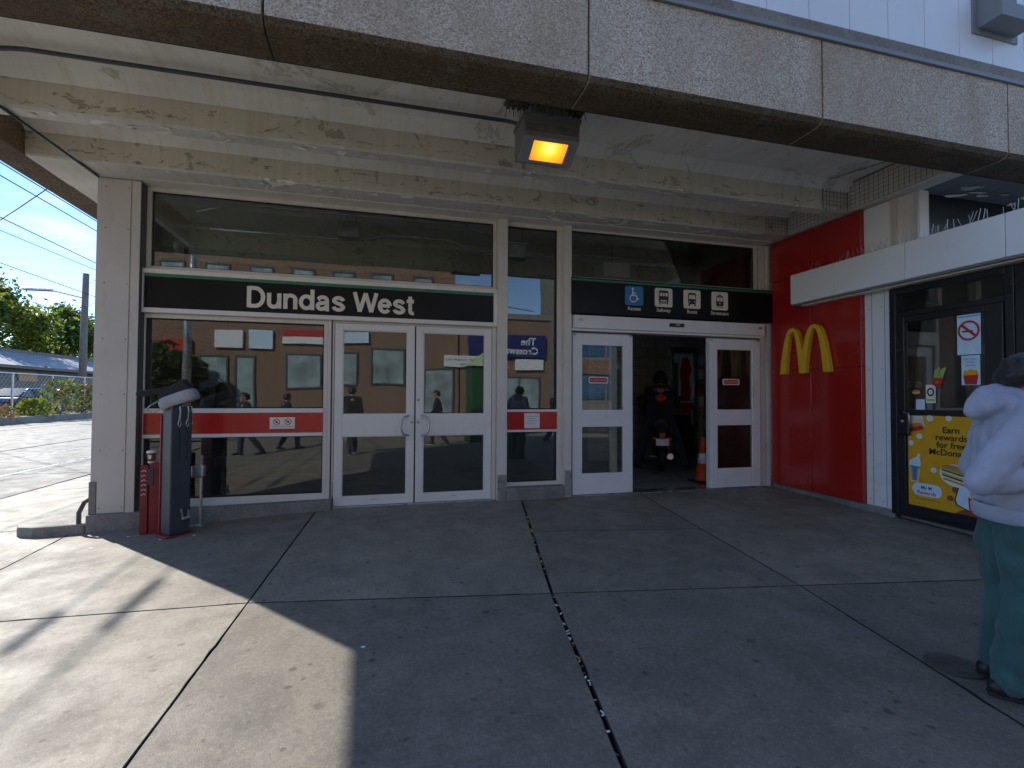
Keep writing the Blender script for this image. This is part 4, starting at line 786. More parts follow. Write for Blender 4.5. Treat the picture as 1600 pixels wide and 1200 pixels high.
mini_m(.67, .205, .035, .0105, po)
ns = D.flat('no_smoking_sticker', [(.515, 1.80), (.725, 1.80), (.725, 2.21), (.515, 2.21)], M['sky_print'], rd, .008, .001); flat_ring(D, 'print', .62, 2.045, .078, .098, M['red_print'], ns, .0105, 1.05)
D.flat('print', [(.545, 2.10), (.56, 2.12), (.695, 1.99), (.68, 1.97)], M['red_print'], ns, .0112); D.flat('print', [(.56, 2.03), (.66, 2.03), (.66, 2.045), (.56, 2.045)], M['black'], ns, .0100); D.flat('print', [(.52, 2.185), (.72, 2.185), (.72, 2.195), (.52, 2.195)], M['blue_deep'], ns, .010)
fs_ = D.flat('sauce_sticker', [(.55, 1.49), (.715, 1.49), (.715, 1.79), (.55, 1.79)], M['sky_print'], rd, .008, .001)
for s, b in (('Get your', 1.745), ('Fried', 1.712), ('Sauces', 1.68)): D.text(s, .632, b, .032, M['blue_deep'], fs_, .010, 'lettering', 'CENTER')
D.flat('print', [(.58, 1.495), (.685, 1.495), (.70, 1.59), (.565, 1.59)], M['red_print'], fs_, .010); D.flat('print', [(.565, 1.59), (.70, 1.59), (.685, 1.645), (.66, 1.635), (.63, 1.655), (.60, 1.635), (.575, 1.645)], M['poster'], fs_, .0098)
fr_ = D.flat('fries_sticker', [(.265, 1.50), (.345, 1.455), (.375, 1.56), (.285, 1.59)], M['red_print'], rd, .008); mini_m(.315, 1.51, .016, .010, fr_)
for k in range(6): D.flat('print', [(.28+.016*k, 1.57), (.292+.016*k, 1.57), (.31+.02*k, 1.66+.012*(k % 3)), (.296+.02*k, 1.665+.012*(k % 3))], M['lettuce'], fr_, .0085+.0003*k)
bs_ = D.flat('burger_sticker', ell(.10, 1.42, .045, .026), M['bun'], rd, .008); D.flat('print', [(.06, 1.412), (.14, 1.412), (.14, 1.42), (.06, 1.42)], M['pale'], bs_, .010)
rs_ = D.flat('round_logo_sticker', [(.20, 1.30), (.30, 1.30), (.30, 1.50), (.20, 1.50)], M['letter'], rd, .007); flat_ring(D, 'print', .25, 1.42, .022, .036, M['black'], rs_, .009, 1.3); D.flat('print', [(.21, 1.32), (.29, 1.32), (.29, 1.345), (.21, 1.345)], M['lettuce'], rs_, .009)
D.flat('paper_notice', [(.095, 1.225), (.19, 1.225), (.19, 1.34), (.095, 1.34)], M['sky_print'], rd, .007)
# rest of the restaurant front, mostly beyond the standing person
rf = thing('restaurant_window', 'black framed restaurant window beside the poster door', 'window', (5.85, 2.2, 0))
yframe('frame', 1.1, 3.284, .0, 2.625, .09, 5.79, 5.90, M['black_frame'], rf, .006, .30); ypane(1.19, 3.194, .30, 2.535, 5.85, rf)
ri = thing('restaurant_interior', 'dim restaurant room with brown wall behind the poster door', 'room', (7.2, 3.2, 0))
box('floor', (5.91, 9.5, 1.0, 4.48, -.2, -.01), M['plinth'], ri); box('rear_wall', (9.5, 9.6, 1.0, 4.48, 0, 3.0), M['bark'], ri); box('end_wall', (5.91, 9.5, 4.482, 4.499, 0, 3.0), M['alu_grey'], ri); box('ceiling', (5.91, 9.5, 1.0, 4.48, 2.9, 2.98), M['alu'], ri)
box('counter', (7.6, 8.2, 1.6, 4.2, 0, 1.05), M['bun'], ri, .01); box('menu_board', (9.42, 9.49, 2.2, 4.2, 1.8, 2.6), M['pale'], ri); box('inner_door_frame', (6.75, 6.82, 3.9, 3.98, 0, 2.4), M['steel'], ri); box('inner_post', (6.75, 6.82, 3.4, 3.46, 0, 2.4), M['black_frame'], ri)
box('side_wall', (5.90, 9.6, .9, .99, -.2, 3.0), M['alu_grey'], ri)

# ------------------------------------------------------------------ small things on the pavement
mh = thing('drain_cover', 'round dark metal cover set in the pavement near the standing person', 'manhole cover', (3.005, 2.0, gz(3.0, 2.0)))
local(mh, 'rim', MB().lathe([(.128, .001), (.130, .005), (.112, .006), (.110, .002)], n=32).mesh('rim', M['rust']))
local(mh, 'lid', MB().lathe([(.108, .001), (.108, .0035), (.001, .004)], n=32).mesh('lid', M['rust']))
for k in range(8): local(mh, 'rib', MB().obox(Matrix.Rotation(k*.785, 4, 'Z') @ Matrix.Translation((.062, 0, .0045)), .07, .014, .004).mesh('rib', M['rust']))
ci = thing('concrete_island', 'rounded concrete kerb island at the foot of the corner pillar', 'kerb', (-3.4, 7.0, -.1))
pts = [(-2.99, 6.19), (-2.99, 10.5), (-3.25, 10.5), (-3.50, 8.4), (-3.70, 7.1), (-3.76, 6.75), (-3.74, 6.50), (-3.64, 6.32), (-3.45, 6.22), (-3.2, 6.19)]
m = MB(); m.prism([(x, y, gz(x, 6.4)+.10) for x, y in pts][::-1], (0, 0, .22)); m.f = [f[::-1] for f in m.f]; m.build('block', M['road'], ci, .025)
sx, sy = -2.015, 5.80; sz = gz(sx, sy)
st = thing('bike_repair_stand', 'dark grey bicycle repair pillar with hanging tools beside the red post', 'repair stand', (sx, sy, sz), None, R(43))
local(st, 'column', MB().box(-.095, .095, -.095, .095, .012, 1.30).mesh('column', M['dark_metal']), .012)
local(st, 'back_plate', MB().box(-.107, .107, .0955, .115, .012, 1.22).mesh('back_plate', M['red_post']), .003)
local(st, 'base_plate', MB().box(-.14, .14, -.13, .13, 0, .012).mesh('base_plate', M['red_post']), .003)
tl = local(st, 'side_channel', MB().box(.0955, .112, -.06, .07, .10, 1.25).mesh('side_channel', M['rubber']), .004)
local(st, 'wheel_hook', MB().box(.0, .08, -.15, -.0955, .16, .185).mesh('wheel_hook', M['steel']), .006); local(st, 'hook_prong', MB().tube([(.01, -.13, .18), (-.01, -.135, .27)], .011, 6).mesh('hook_prong', M['steel'])); local(st, 'hook_prong', MB().tube([(.06, -.13, .18), (.06, -.135, .25)], .013, 6).mesh('hook_prong', M['steel']))
for k, (x, y) in enumerate(((-.03, -.115), (.045, -.115), (.115, -.03), (.115, .04))):
    local(st, 'tool', MB().tube([(x, y, 1.30), (x+.004, y-.008, 1.25), (x, y, 1.17)], [.010, .007, .012], 6).tube([(x, y, 1.17), (x+.015, y, 1.13), (x, y, 1.09), (x-.015, y, 1.13), (x, y, 1.17)], .005, 5).mesh('tool', M['steel']))
    local(st, 'tool_cable', MB().tube([(x, y, 1.09), (x+.01, y+.004, .9), (x*.9, y, .75)], .0035, 5).mesh('tool_cable', M['rubber']))
T = Matrix.Rotation(R(-43), 4, 'Z') @ Matrix.Translation((0.02, -.02, 1.375)) @ Matrix.Rotation(R(-22), 4, 'Y')
shell = []
for q, z in ((1.0, -.055), (1.06, -.01), (1.02, .045), (.9, .06)): shell.append([(.17*q*math.copysign(abs(math.cos(a))**.6, math.cos(a)), .105*q*math.copysign(abs(math.sin(a))**.6, math.sin(a)), z) for a in [k*6.28318/20 for k in range(20)]])
m = MB(); V = [T @ Vector(p) for r_ in shell for p in r_]; m.add(V, [(i*20+k, i*20+(k+1) % 20, (i+1)*20+(k+1) % 20, (i+1)*20+k) for i in range(3) for k in range(20)]+[tuple(range(19, -1, -1)), tuple(range(60, 80))])
hd_ = local(st, 'clamp_head', m.mesh('clamp_head', M['trim2'], True))
m = MB(); V = [T @ (Vector(p)+Vector((0, 0, dz))) for p, dz in [(q, 0) for q in [(-.16, -.085, .058), (.15, -.08, .058), (.15, .08, .058), (-.16, .085, .058)]]+[(q, 0) for q in [(-.12, -.07, .125), (.12, -.06, .175), (.12, .06, .175), (-.12, .07, .125)]]]
m.add(V, [(0, 3, 2, 1), (4, 5, 6, 7), (0, 1, 5, 4), (1, 2, 6, 5), (2, 3, 7, 6), (3, 0, 4, 7)]); local(st, 'clamp_cover', m.mesh('clamp_cover', M['rubber']), .012)
TR = Matrix.Rotation(R(-43), 4, 'Z')
local(st, 'clamp_arm', MB().tube([TR @ Vector(p) for p in ((-.08, -.02, 1.47), (-.20, -.03, 1.44), (-.29, -.03, 1.43), (-.33, -.03, 1.425))], [.045, .036, .034, .030], 10, 0, True, True).mesh('clamp_arm', M['rubber'], True))
local(st, 'clamp_lever', MB().tube([TR @ Vector(p) for p in ((-.12, -.12, 1.36), (-.19, -.14, 1.31), (-.22, -.14, 1.27), (-.16, -.15, 1.24), (-.10, -.14, 1.28))], .008, 6).mesh('clamp_lever', M['steel']))
rx, ry = -2.29, 5.93; rz_ = gz(rx, ry)
rp = thing('red_post', 'short worn red metal post with embossed letters holding a coffee cup', 'post', (rx, ry, rz_), None, R(12))
local(rp, 'channel', MB().box(-.085, -.02, -.03, .05, 0, .70).box(.0, .085, -.04, .05, 0, .72).box(-.02, .0, -.005, .05, 0, .69).mesh('channel', M['red_post']), .004)
Pp = Plane2((-.055, -.0305, .40), (0, 0, 1), (-1, 0, 0))
for k in range(6): local(rp, 'embossed_letter', MB().tube([(-.075, -.032, .40+.048*k), (-.05, -.034, .415+.048*k), (-.035, -.032, .40+.048*k)], .004, 5).mesh('embossed_letter', M['white']))
local(rp, 'cup_holder', MB().box(-.018, .03, -.052, -.0405, .50, .67).mesh('cup_holder', M['dark_metal']), .003)
cp = thing('coffee_cup', 'brown paper coffee cup with white lid standing on the red post', 'cup', (rx+.0, ry+.005, rz_+.722))
local(cp, 'cup', MB().lathe([(.030, 0), (.041, .105)], n=24).mesh('cup', M['brown_print'], True)); local(cp, 'lid', MB().lathe([(.044, .1055), (.044, .118), (.037, .128), (.001, .129)], n=24).mesh('lid', M['white_print'])); local(cp, 'foot_band', MB().lathe([(.0305, .0), (.0325, .018)], n=24).mesh('foot_band', M['white_print'], True))
local(cp, 'logo', MB().box(-.012, .012, -.0385, -.0365, .045, .085).mesh('logo', M['white_print']))
px_, py_ = -1.86, 6.04; pz_ = gz(px_, py_)
pu = thing('tyre_pump', 'slim steel tyre pump with grey gauge box on a post', 'pump', (px_, py_, pz_))
local(pu, 'post', MB().tube([(0, 0, 0), (0, 0, .66)], .017, 10).mesh('post', M['steel'])); local(pu, 'gauge_box', MB().box(-.09, .035, -.05, .04, .52, .65).mesh('gauge_box', M['galv']), .02)
local(pu, 'handle', MB().tube([(0, 0, .66), (0, 0, .72)], [.014, .02], 8).tube([(0, -.02, .71), (0, .02, .745)], .014, 8).mesh('handle', M['steel'])); local(pu, 'foot_bar', MB().tube([(0, 0, .015), (-.12, -.10, .015)], .009, 6).mesh('foot_bar', M['galv'])); local(pu, 'base', MB().lathe([(.05, 0), (.05, .008), (.02, .012)], n=16).mesh('base', M['galv']))
for k, (x, y, s) in enumerate(((-2.62, 5.55, .02), (-2.08, 5.62, .014), (-1.80, 5.66, .013), (-.08, 2.95, .012), (-2.45, 5.86, .016))):
    z = gz(x, y); tag(MB().prism([(x+s*math.cos(a)*(1+.3*math.sin(3*a)), y+s*.8*math.sin(a), z+.004) for a in [q*.785 for q in range(8)]], (0, 0, .003)).build('paper_scrap', M['white_print']), 'tiny crumpled white paper scrap lying on the pavement', 'litter', 'paper scraps on the pavement')

# ------------------------------------------------------------------ people
tex = bpy.data.textures.new('cloth folds', 'CLOUDS'); tex.noise_scale = .11; tex.noise_depth = 2
tex3 = bpy.data.textures.new('sharp creases', 'MUSGRAVE') if False else bpy.data.textures.new('sharp creases', 'STUCCI'); tex3.noise_scale = .085; tex3.turbulence = 6
tex2 = bpy.data.textures.new('hair clumps', 'CLOUDS'); tex2.noise_scale = .03; tex2.noise_depth = 2
def skinned(name, chains, mat, parent, voxel=.011, smooth=3, fold=0.0, texture=None):
    m = MB()
    for pts, rs in chains: m.tube(pts, rs, 14, 0, True, True)
    me = m.mesh(name, mat, True); o = bpy.data.objects.new(name, me); C.objects.link(o); o.parent = parent
    r_ = o.modifiers.new('remesh', 'REMESH'); r_.mode = 'VOXEL'; r_.voxel_size = voxel; r_.use_smooth_shade = True
    s_ = o.modifiers.new('smooth', 'SMOOTH'); s_.factor = .5; s_.iterations = smooth
    if fold: d = o.modifiers.new('folds', 'DISPLACE'); d.texture = texture or tex; d.strength = fold; d.mid_level = .5; d.texture_coords = 'LOCAL'
    return o
V = Vector
def hand(wrist, direction, palm_n, curl=.5, side=1):
    d = V(direction).normalized(); n = V(palm_n); n = (n-d*n.dot(d)).normalized(); s = d.cross(n)*side; w = V(wrist); ch = []
    for k in (-.024, -.008, .008, .024): ch.append(([w, w+d*.045+s*k*.8, w+d*.085+s*k], [.020, .015, .012]))
    for k, L in zip((-.030, -.010, .010, .029), (.056, .074, .080, .068)):
        a = w+d*.085+s*k; b = a+(d*math.cos(curl*.6)+n*math.sin(curl*.6))*L*.45; c = b+(d*math.cos(curl*1.5)+n*math.sin(curl*1.5))*L*.32; e = c+(d*math.cos(curl*2.2)+n*math.sin(curl*2.2))*L*.25
        ch.append(([a, b, c, e], [.0095, .009, .0082, .007]))
    t0 = w+d*.03+s*.028; ch.append(([t0, t0+(d*.6+s*.6+n*.35)*.038, t0+(d*.95+s*.55+n*.6)*.058], [.013, .010, .008])); return ch
def head(c, face, up, s=1.0):
    c = V(c); f = V(face).normalized(); u = V(up); u = (u-f*u.dot(f)).normalized(); r = f.cross(u)
    P = lambda a, b, d: c+(r*a+f*b+u*d)*s
    ch = [([P(0, -.035, .03), P(0, .03, .035)], [.078*s, .070*s]), ([P(-.025, -.01, .045), P(.025, -.01, .045)], [.076*s, .076*s]), ([P(0, .03, 0), P(0, .045, -.06)], [.062*s, .045*s]), ([P(0, .055, -.075), P(0, .06, -.09)], [.028*s, .024*s]),
          ([P(0, .098, .018), P(0, .112, -.018)], [.010*s, .014*s]), ([P(-.017, .092, -.052), P(.017, .092, -.052)], [.009*s, .009*s]), ([P(-.045, .082, .035), P(.045, .082, .035)], [.012*s, .012*s])]
    for q in (-1, 1): ch.append(([P(q*.078, -.005, .015), P(q*.082, -.008, -.02)], [.016*s, .012*s])); ch.append(([P(q*.032, .083, .010), P(q*.034, .083, .010)], [.012*s, .011*s]))
    return ch, P
def person(name, label, loc, rz, J, mats, hood=False, leaf_emblem=False, backpack=False):
    z0 = loc[2]; root = None
    ch, Pf = head(J['head'], J['face'], J['up'])
    neck = [([V(J['neck']), V(J['head'])+V((0, 0, -.04))], [.055, .052])]
    sh_l, sh_r, hip_l, hip_r = (V(J[k]) for k in ('sl', 'sr', 'hl', 'hr')); chest = (sh_l+sh_r)/2; pel = (hip_l+hip_r)/2
    body = ch+neck+[([pel, (pel+chest)/2, chest, V(J['neck'])], [.11, .10, .10, .055])]
    for s_, e_, w_ in (('sl', 'el', 'wl'), ('sr', 'er', 'wr')): body.append(([V(J[s_]), V(J[e_]), V(J[w_])], [.048, .038, .026]))
    for s_, e_, w_ in (('hl', 'kl', 'al'), ('hr', 'kr', 'ar')): body.append(([V(J[s_]), V(J[e_]), V(J[w_])], [.075, .052, .036]))
    body += hand(J['wl'], J['hdl'], J['pn'], J.get('curl', .6), 1)+hand(J['wr'], J['hdr'], J['pn'], J.get('curl', .6), -1)
    o = skinned(name, body, mats['skin'], None, .0075, 2); o.location = loc; o.rotation_euler = (0, 0, rz); tag(o, label, 'person')
    d = (sh_r-sh_l).normalized(); fw = V(J['front'])
    mid = (pel*.45+chest*.55); hem = pel+V((0, 0, J.get('hem', -.02)))
    top = []
    for k in (-.55, 0, .55): top.append(([hem+d*.16*k+fw*.01, mid+d*.145*k, chest+d*.15*k-V((0, 0, .06)), chest+d*.13*k+V((0, 0, .0))], [.142, .138, .128, .085]))
    top.append(([hem+fw*.06, mid+fw*.06, chest+fw*.035-V((0, 0, .08))], [.10, .10, .09])); top.append(([sh_l, chest+V((0, 0, .04)), sh_r], [.075, .075, .075])); top.append(([chest, V(J['neck'])-V((0, 0, .02))], [.085, .07]))
    for s_, e_, w_ in (('sl', 'el', 'wl'), ('sr', 'er', 'wr')):
        a, b, c = V(J[s_]), V(J[e_]), V(J[w_]); top.append(([a, a*.5+b*.5, b], [.082, .073, .066])); top.append(([b, b*.45+c*.55, c-(c-b).normalized()*.02], [.066, .062, .050]))
    if hood:
        nb = V(J['neck']); top += [([nb-fw*.07+d*.10, nb-fw*.13+V((0, 0, -.03)), nb-fw*.07-d*.10], [.05, .065, .05]), ([nb-d*.09+fw*.02, nb-fw*.06+V((0, 0, .05)), nb+d*.09+fw*.02], [.045, .05, .045]), ([nb-fw*.10+V((0, 0, .03)), nb-fw*.16+V((0, 0, -.05))], [.055, .04])]
    g_ = skinned('hoodie' if hood else 'jacket', top, mats['top'], o, .009, 3, .020)
    d_ = g_.modifiers.new('creases', 'DISPLACE'); d_.texture = tex3; d_.strength = .017; d_.mid_level = .55; d_.texture_coords = 'LOCAL'
    if hood:
        hb_ = MB(); k_ = 40; rr_ = [(.216, .162, -.075), (.226, .172, -.06), (.228, .174, -.02), (.214, .160, .0)]; cc = hem+fw*.02
        hb_.add([(cc.x+a_*math.cos(6.28318*i/k_), cc.y+b_*math.sin(6.28318*i/k_), cc.z+z_-.050) for a_, b_, z_ in rr_ for i in range(k_)], [(j*k_+i, j*k_+(i+1) % k_, (j+1)*k_+(i+1) % k_, (j+1)*k_+i) for j in range(3) for i in range(k_)]); local(o, 'hem_band', hb_.mesh('hem_band', mats['top'], True))
    tr = [([pel+d*.06, pel-d*.06], [.118, .118]), ([pel+V((0, 0, .03)), pel], [.105, .118])]; wide = J.get('wide', 1.0)
    for s_, e_, w_ in (('hl', 'kl', 'al'), ('hr', 'kr', 'ar')):
        a, b, c = V(J[s_]), V(J[e_]), V(J[w_]); tr.append(([a, a*.5+b*.5, b], [.112*min(wide, 1), .108*(1+wide)/2, .086*wide])); tr.append(([b, b*.5+c*.5, c+(b-c).normalized()*.02], [.086*wide, .084*wide, .080*wide]))
    t_ = skinned('trousers', tr, mats['bottom'], o, .010, 3, .018); d_ = t_.modifiers.new('creases', 'DISPLACE'); d_.texture = tex3; d_.strength = .026; d_.mid_level = .55; d_.texture_coords = 'LOCAL'
    for a_, f_ in (('al', 'fl'), ('ar', 'fr')):
        a = V(J[a_]); f = V(J[f_]).normalized(); b = V((a.x, a.y, 0)) if not J.get('lift') else a-V((0, 0, .085)); g = V((0, 0, .045))
        skinned('shoe', [([b-f*.06+g, b+f*.06+g*.95, b+f*.15+g*.8], [.045, .047, .040]), ([b-f*.045+g, a], [.045, .045])], mats['shoe'], o, .009, 2)
        so = MB(); Q = [b+f*p+V((-f.y, f.x, 0))*q for p, q in ((-.10, -.026), (-.02, -.038), (.11, -.042), (.170, -.022), (.175, .012), (.11, .040), (-.02, .036), (-.10, .026))]
        so.prism([p+V((0, 0, .022)) for p in Q], (0, 0, .020)); local(o, 'sole', so.mesh('sole', mats.get('sole', M['rubber'])), .004)
    P = Pf
    if mats.get('helmet'): 
        hc = [([P(0, -.03, .06), P(0, .035, .055)], [.115, .105]), ([P(-.02, -.03, .02), P(.02, -.03, .02)], [.112, .112])]; skinned('helmet', hc, mats['helmet'], o, .009, 3)
    else:
        hc = [([P(0, -.045, .045), P(0, .02, .075)], [.086, .074]), ([P(-.03, -.03, .05), P(.03, -.03, .05)], [.083, .083]), ([P(-.035, -.06, .0), P(.035, -.06, .0)], [.062, .062]), ([P(0, .05, .085), P(0, .07, .07)], [.05, .035]), ([P(-.065, .0, .05), P(-.06, .04, .06)], [.03, .025]), ([P(.065, .0, .05), P(.06, .04, .06)], [.03, .025])]
        if mats.get('long_hair'): hc.append(([P(0, -.08, .0), P(0, -.10, -.10), P(0, -.09, -.17)], [.07, .06, .04]))
        skinned('hair', hc, M['hair'], o, .008, 2, .02, tex2)
    return o
# standing man in a hoodie looking at his phone (local: +y is his front)
J = dict(head=(0, .055, 1.53), face=(0, .86, -.50), up=(0, .5, .86), neck=(0, .0, 1.43), sl=(-.185, 0, 1.36), sr=(.185, 0, 1.36), el=(-.29, -.05, 1.07), er=(.27, -.225, 1.06), wl=(-.08, .25, 1.10), wr=(.11, .23, 1.09),
         hdl=(.3, .8, .35), hdr=(-.3, .8, .35), pn=(0, 0, 1), front=(0, 1, 0), hl=(-.095, 0, .88), hr=(.095, 0, .88), kl=(-.12, .02, .48), kr=(.12, .01, .48), al=(-.105, -.02, .085), ar=(.105, -.05, .085), fl=(-.12, 1, 0), fr=(.12, 1, 0), wide=1.20, hem=.09, curl=.7)
hx_, hy_ = 3.07, 1.76
man = person('person', 'standing person in lavender grey hoodie and dark teal trousers, head bowed', (hx_, hy_, gz(hx_, hy_)), R(-128), J, dict(skin=M['skin'], top=M['hoodie'], bottom=M['trouser'], shoe=M['shoe'], sole=M['rubber']), hood=True)
ph = MB(); ph.obox(Matrix.Translation((0, .345, 1.165)) @ Matrix.Rotation(R(35), 4, 'X'), .075, .15, .009)
po_ = ph.build('phone', M['black']); po_.location = man.location; po_.rotation_euler = man.rotation_euler; tag(po_, 'black phone held in both hands of the hoodie wearer', 'phone')
# rider seated on a scooter, seen from behind
sx_, sy_ = 5.12, 8.33
J2 = dict(head=(-.0, .16, 1.53), face=(0, .95, -.25), up=(0, .2, 1), neck=(0, .06, 1.42), sl=(-.20, .02, 1.34), sr=(.20, .02, 1.34), el=(-.30, .17, 1.08), er=(.30, .17, 1.08), wl=(-.27, .46, 1.02), wr=(.27, .46, 1.02), hdl=(.1, .9, -.1), hdr=(-.1, .9, -.1), pn=(0, 0, -1), front=(0, 1, 0),
          hl=(-.10, -.10, .83), hr=(.10, -.10, .83), kl=(-.27, .18, .50), kr=(.28, .16, .48), al=(-.37, .02, .085), ar=(.38, -.02, .085), fl=(-.3, 1, 0), fr=(.3, 1, 0), curl=1.3, hem=.0)
rid = person('person', 'rider in black jacket with red maple leaf seated on the scooter', (sx_, sy_, 0), R(-29), J2, dict(skin=M['skin'], top=M['cloth_black'], bottom=M['denim'], shoe=M['shoe'], helmet=M['rubber']))
mlp = [(0, 1.0), (.14, .74), (.30, .82), (.24, .42), (.46, .62), (.52, .50), (.82, .54), (.70, .28), (.86, .18), (.42, -.16), (.48, -.34), (.06, -.26), (.06, -.62)]
rid.scale = (1.09, 1.09, 1.09)
lfp = mlp+[(-x, y) for x, y in reversed(mlp[:-1]) if x > 0]+[]
lfp = [(x, y) for x, y in mlp]+[(-x, y) for x, y in reversed(mlp) if x > 0]
E_ = Plane2((0, -.165, 1.20), (1, 0, 0), (0, -.12, 1))
m = MB(); m.prism([E_.p(x*.11, y*.11, 0) for x, y in lfp], E_.n*.012); local(rid, 'maple_leaf_emblem', m.mesh('maple_leaf_emblem', plain('emblem red', (.62, .03, .02), .6)))
for z, mt in ((.175, 'red_print'), (.145, 'blue_deep')): m = MB(); m.prism([E_.p(a, b, 0) for a, b in ((-.13, z), (.13, z), (.13, z+.014), (-.13, z+.014))], E_.n*.012); local(rid, 'stripe', m.mesh('stripe', M[mt]))
sc = thing('motor_scooter', 'black motor scooter with white licence plate and red tail lamp', 'scooter', (sx_, sy_, 0), None, R(-29))
sc.scale = (1.09, 1.09, 1.09)
def wheel(y):
    w = MB(); n = 28; prof = [(.145, -.045), (.19, -.05), (.215, -.03), (.22, 0), (.215, .03), (.19, .05), (.145, .045)]
    w.add([(x_, y+r_*math.cos(6.28318*k/n), .222+r_*math.sin(6.28318*k/n)) for r_, x_ in prof for k in range(n)], [(i*n+k, i*n+(k+1) % n, (i+1)*n+(k+1) % n, (i+1)*n+k) for i in range(6) for k in range(n)])
    t = local(sc, 'wheel', w.mesh('wheel', M['rubber'], True)); r_ = MB(); r_.tube([(-.042, y, .222), (.042, y, .222)], .146, 24); c = local(t, 'rim', r_.mesh('rim', M['dark_metal'])); return t
wheel(-.42); wheel(.80)
m = MB()
for pts, rs in (([(0, -.50, .66), (0, -.25, .64), (0, .05, .60)], [.09, .13, .12]), ([(0, .0, .34), (0, .35, .26), (0, .55, .32)], [.12, .13, .12]), ([(0, .55, .35), (0, .68, .65), (0, .60, .95)], [.12, .13, .10]), ([(0, -.2, .45), (0, .1, .36)], [.11, .11])): m.tube(pts, rs, 14, 0, True, True)
b_ = local(sc, 'body', m.mesh('body', M['rubber'], True)); r_ = b_.modifiers.new('remesh', 'REMESH'); r_.voxel_size = .015; r_.use_smooth_shade = True
local(sc, 'seat', MB().tube([(0, -.45, .745), (0, -.15, .76), (0, .12, .72)], [.085, .11, .10], 12, 0, True, True).mesh('seat', M['cloth_black'], True))
local(sc, 'handlebar', MB().tube([(-.33, .48, 1.03), (-.12, .58, 1.02), (.12, .58, 1.02), (.33, .48, 1.03)], .016, 8).mesh('handlebar', M['dark_metal']))
local(sc, 'tail_lamp', MB().box(-.05, .05, -.625, -.575, .57, .66).mesh('tail_lamp', plain('red lens', (.5, .03, .02), .2)), .01); local(sc, 'fender', MB().box(-.055, .055, -.62, -.50, .40, .58).mesh('fender', M['rubber']), .02)
pt = local(sc, 'licence_plate', MB().box(-.10, .10, -.640, -.632, .455, .565).mesh('licence_plate', M['white_print']), .002)
for s in (-1, 1): local(sc, 'turn_signal', MB().tube([(s*.09, -.56, .56), (s*.15, -.57, .56)], .022, 8).mesh('turn_signal', M['orange'])); local(sc, 'foot_peg', MB().tube([(s*.06, -.34, .24), (s*.19, -.36, .245)], .016, 8).mesh('foot_peg', M['steel']))
local(sc, 'exhaust', MB().tube([(.12, -.1, .24), (.13, -.5, .27)], [.035, .05], 12).mesh('exhaust', M['steel'])); local(sc, 'swing_arm', MB().box(-.09, -.06, -.45, .0, .19, .26).mesh('swing_arm', M['dark_metal']), .01)
for s in (-1, 1): local(sc, 'mirror', MB().tube([(s*.24, .53, 1.03), (s*.30, .52, 1.18)], .008, 6).tube([(s*.30, .52, 1.20), (s*.36, .52, 1.21)], .045, 10, 0, True, True).mesh('mirror', M['rubber']))
J3 = dict(head=(0, .03, 1.55), face=(0, 1, 0), up=(0, 0, 1), neck=(0, 0, 1.42), sl=(-.165, 0, 1.35), sr=(.165, 0, 1.35), el=(-.21, -.08, 1.08), er=(.21, .06, 1.08), wl=(-.20, .02, .86), wr=(.19, .20, .90), hdl=(0, .2, -1), hdr=(0, .5, -.8), pn=(1, 0, 0), front=(0, 1, 0),
          hl=(-.085, 0, .87), hr=(.085, 0, .87), kl=(-.09, .16, .48), kr=(.09, -.02, .46), al=(-.09, .20, .085), ar=(.09, -.28, .12), fl=(0, 1, 0), fr=(0, 1, -.1), wide=.88)
person('person', 'pedestrian in dark clothes walking away across the plaza towards the street', (-.62, -.75, gz(-.62, -.75)), R(172), J3, dict(skin=M['skin'], top=M['cloth_black'], bottom=M['denim'], shoe=M['shoe'], sole=M['sole'], long_hair=False))

ped = bpy.data.objects['person.002']
for x, y, rz, lb in ((-3.3, -1.3, 60, 'pedestrian in dark clothes crossing the plaza beside the tall left pole'), (-2.5, -2.4, 240, 'pedestrian in dark clothes heading back towards the station across the plaza'), (1.7, -3.3, 100, 'pedestrian in dark clothes walking past the green kiosk'), (5.6, -2.6, 280, 'pedestrian in dark clothes walking along the restaurant side of the plaza')):
    q = copy_tree(ped); q.location = (x, y, gz(x, y)); q.rotation_euler = (0, 0, R(rz)); q['label'] = lb
# ------------------------------------------------------------------ left background
rwll = thing('retaining_wall', 'low grey concrete retaining wall along the far side of the road', 'wall', (-18.1, 30, 0))
y = -5
while y < 76: box('wall_block', (-18.36, -18.0, y+.01, y+2.99, -.35, .14), M['plinth'], rwll, .02); y += 3
fe = thing('chain_link_fence', 'chain link fence with galvanised posts along the planting bed', 'fence', (-19.2, 38, 0))
y = 26.0; 
while y < 60: MB().tube([(-19.2, y, .05), (-19.2, y, 2.45)], .055, 8).build('post', M['galv'], fe); y += 3.35
MB().tube([(-19.2, 24, 2.45), (-19.2, 60, 2.45)], .032, 6).build('top_rail', M['galv'], fe)
m = MB()
for i in range(120):
    y = 24+i*.3; m.tube([(-19.2, y, .1), (-19.2, y+2.3, 2.4)], .004, 3, 0, False); m.tube([(-19.2, y+2.3, .1), (-19.2, y, 2.4)], .004, 3, 0, False)
stuff(m.build('mesh', M['galv'], fe))
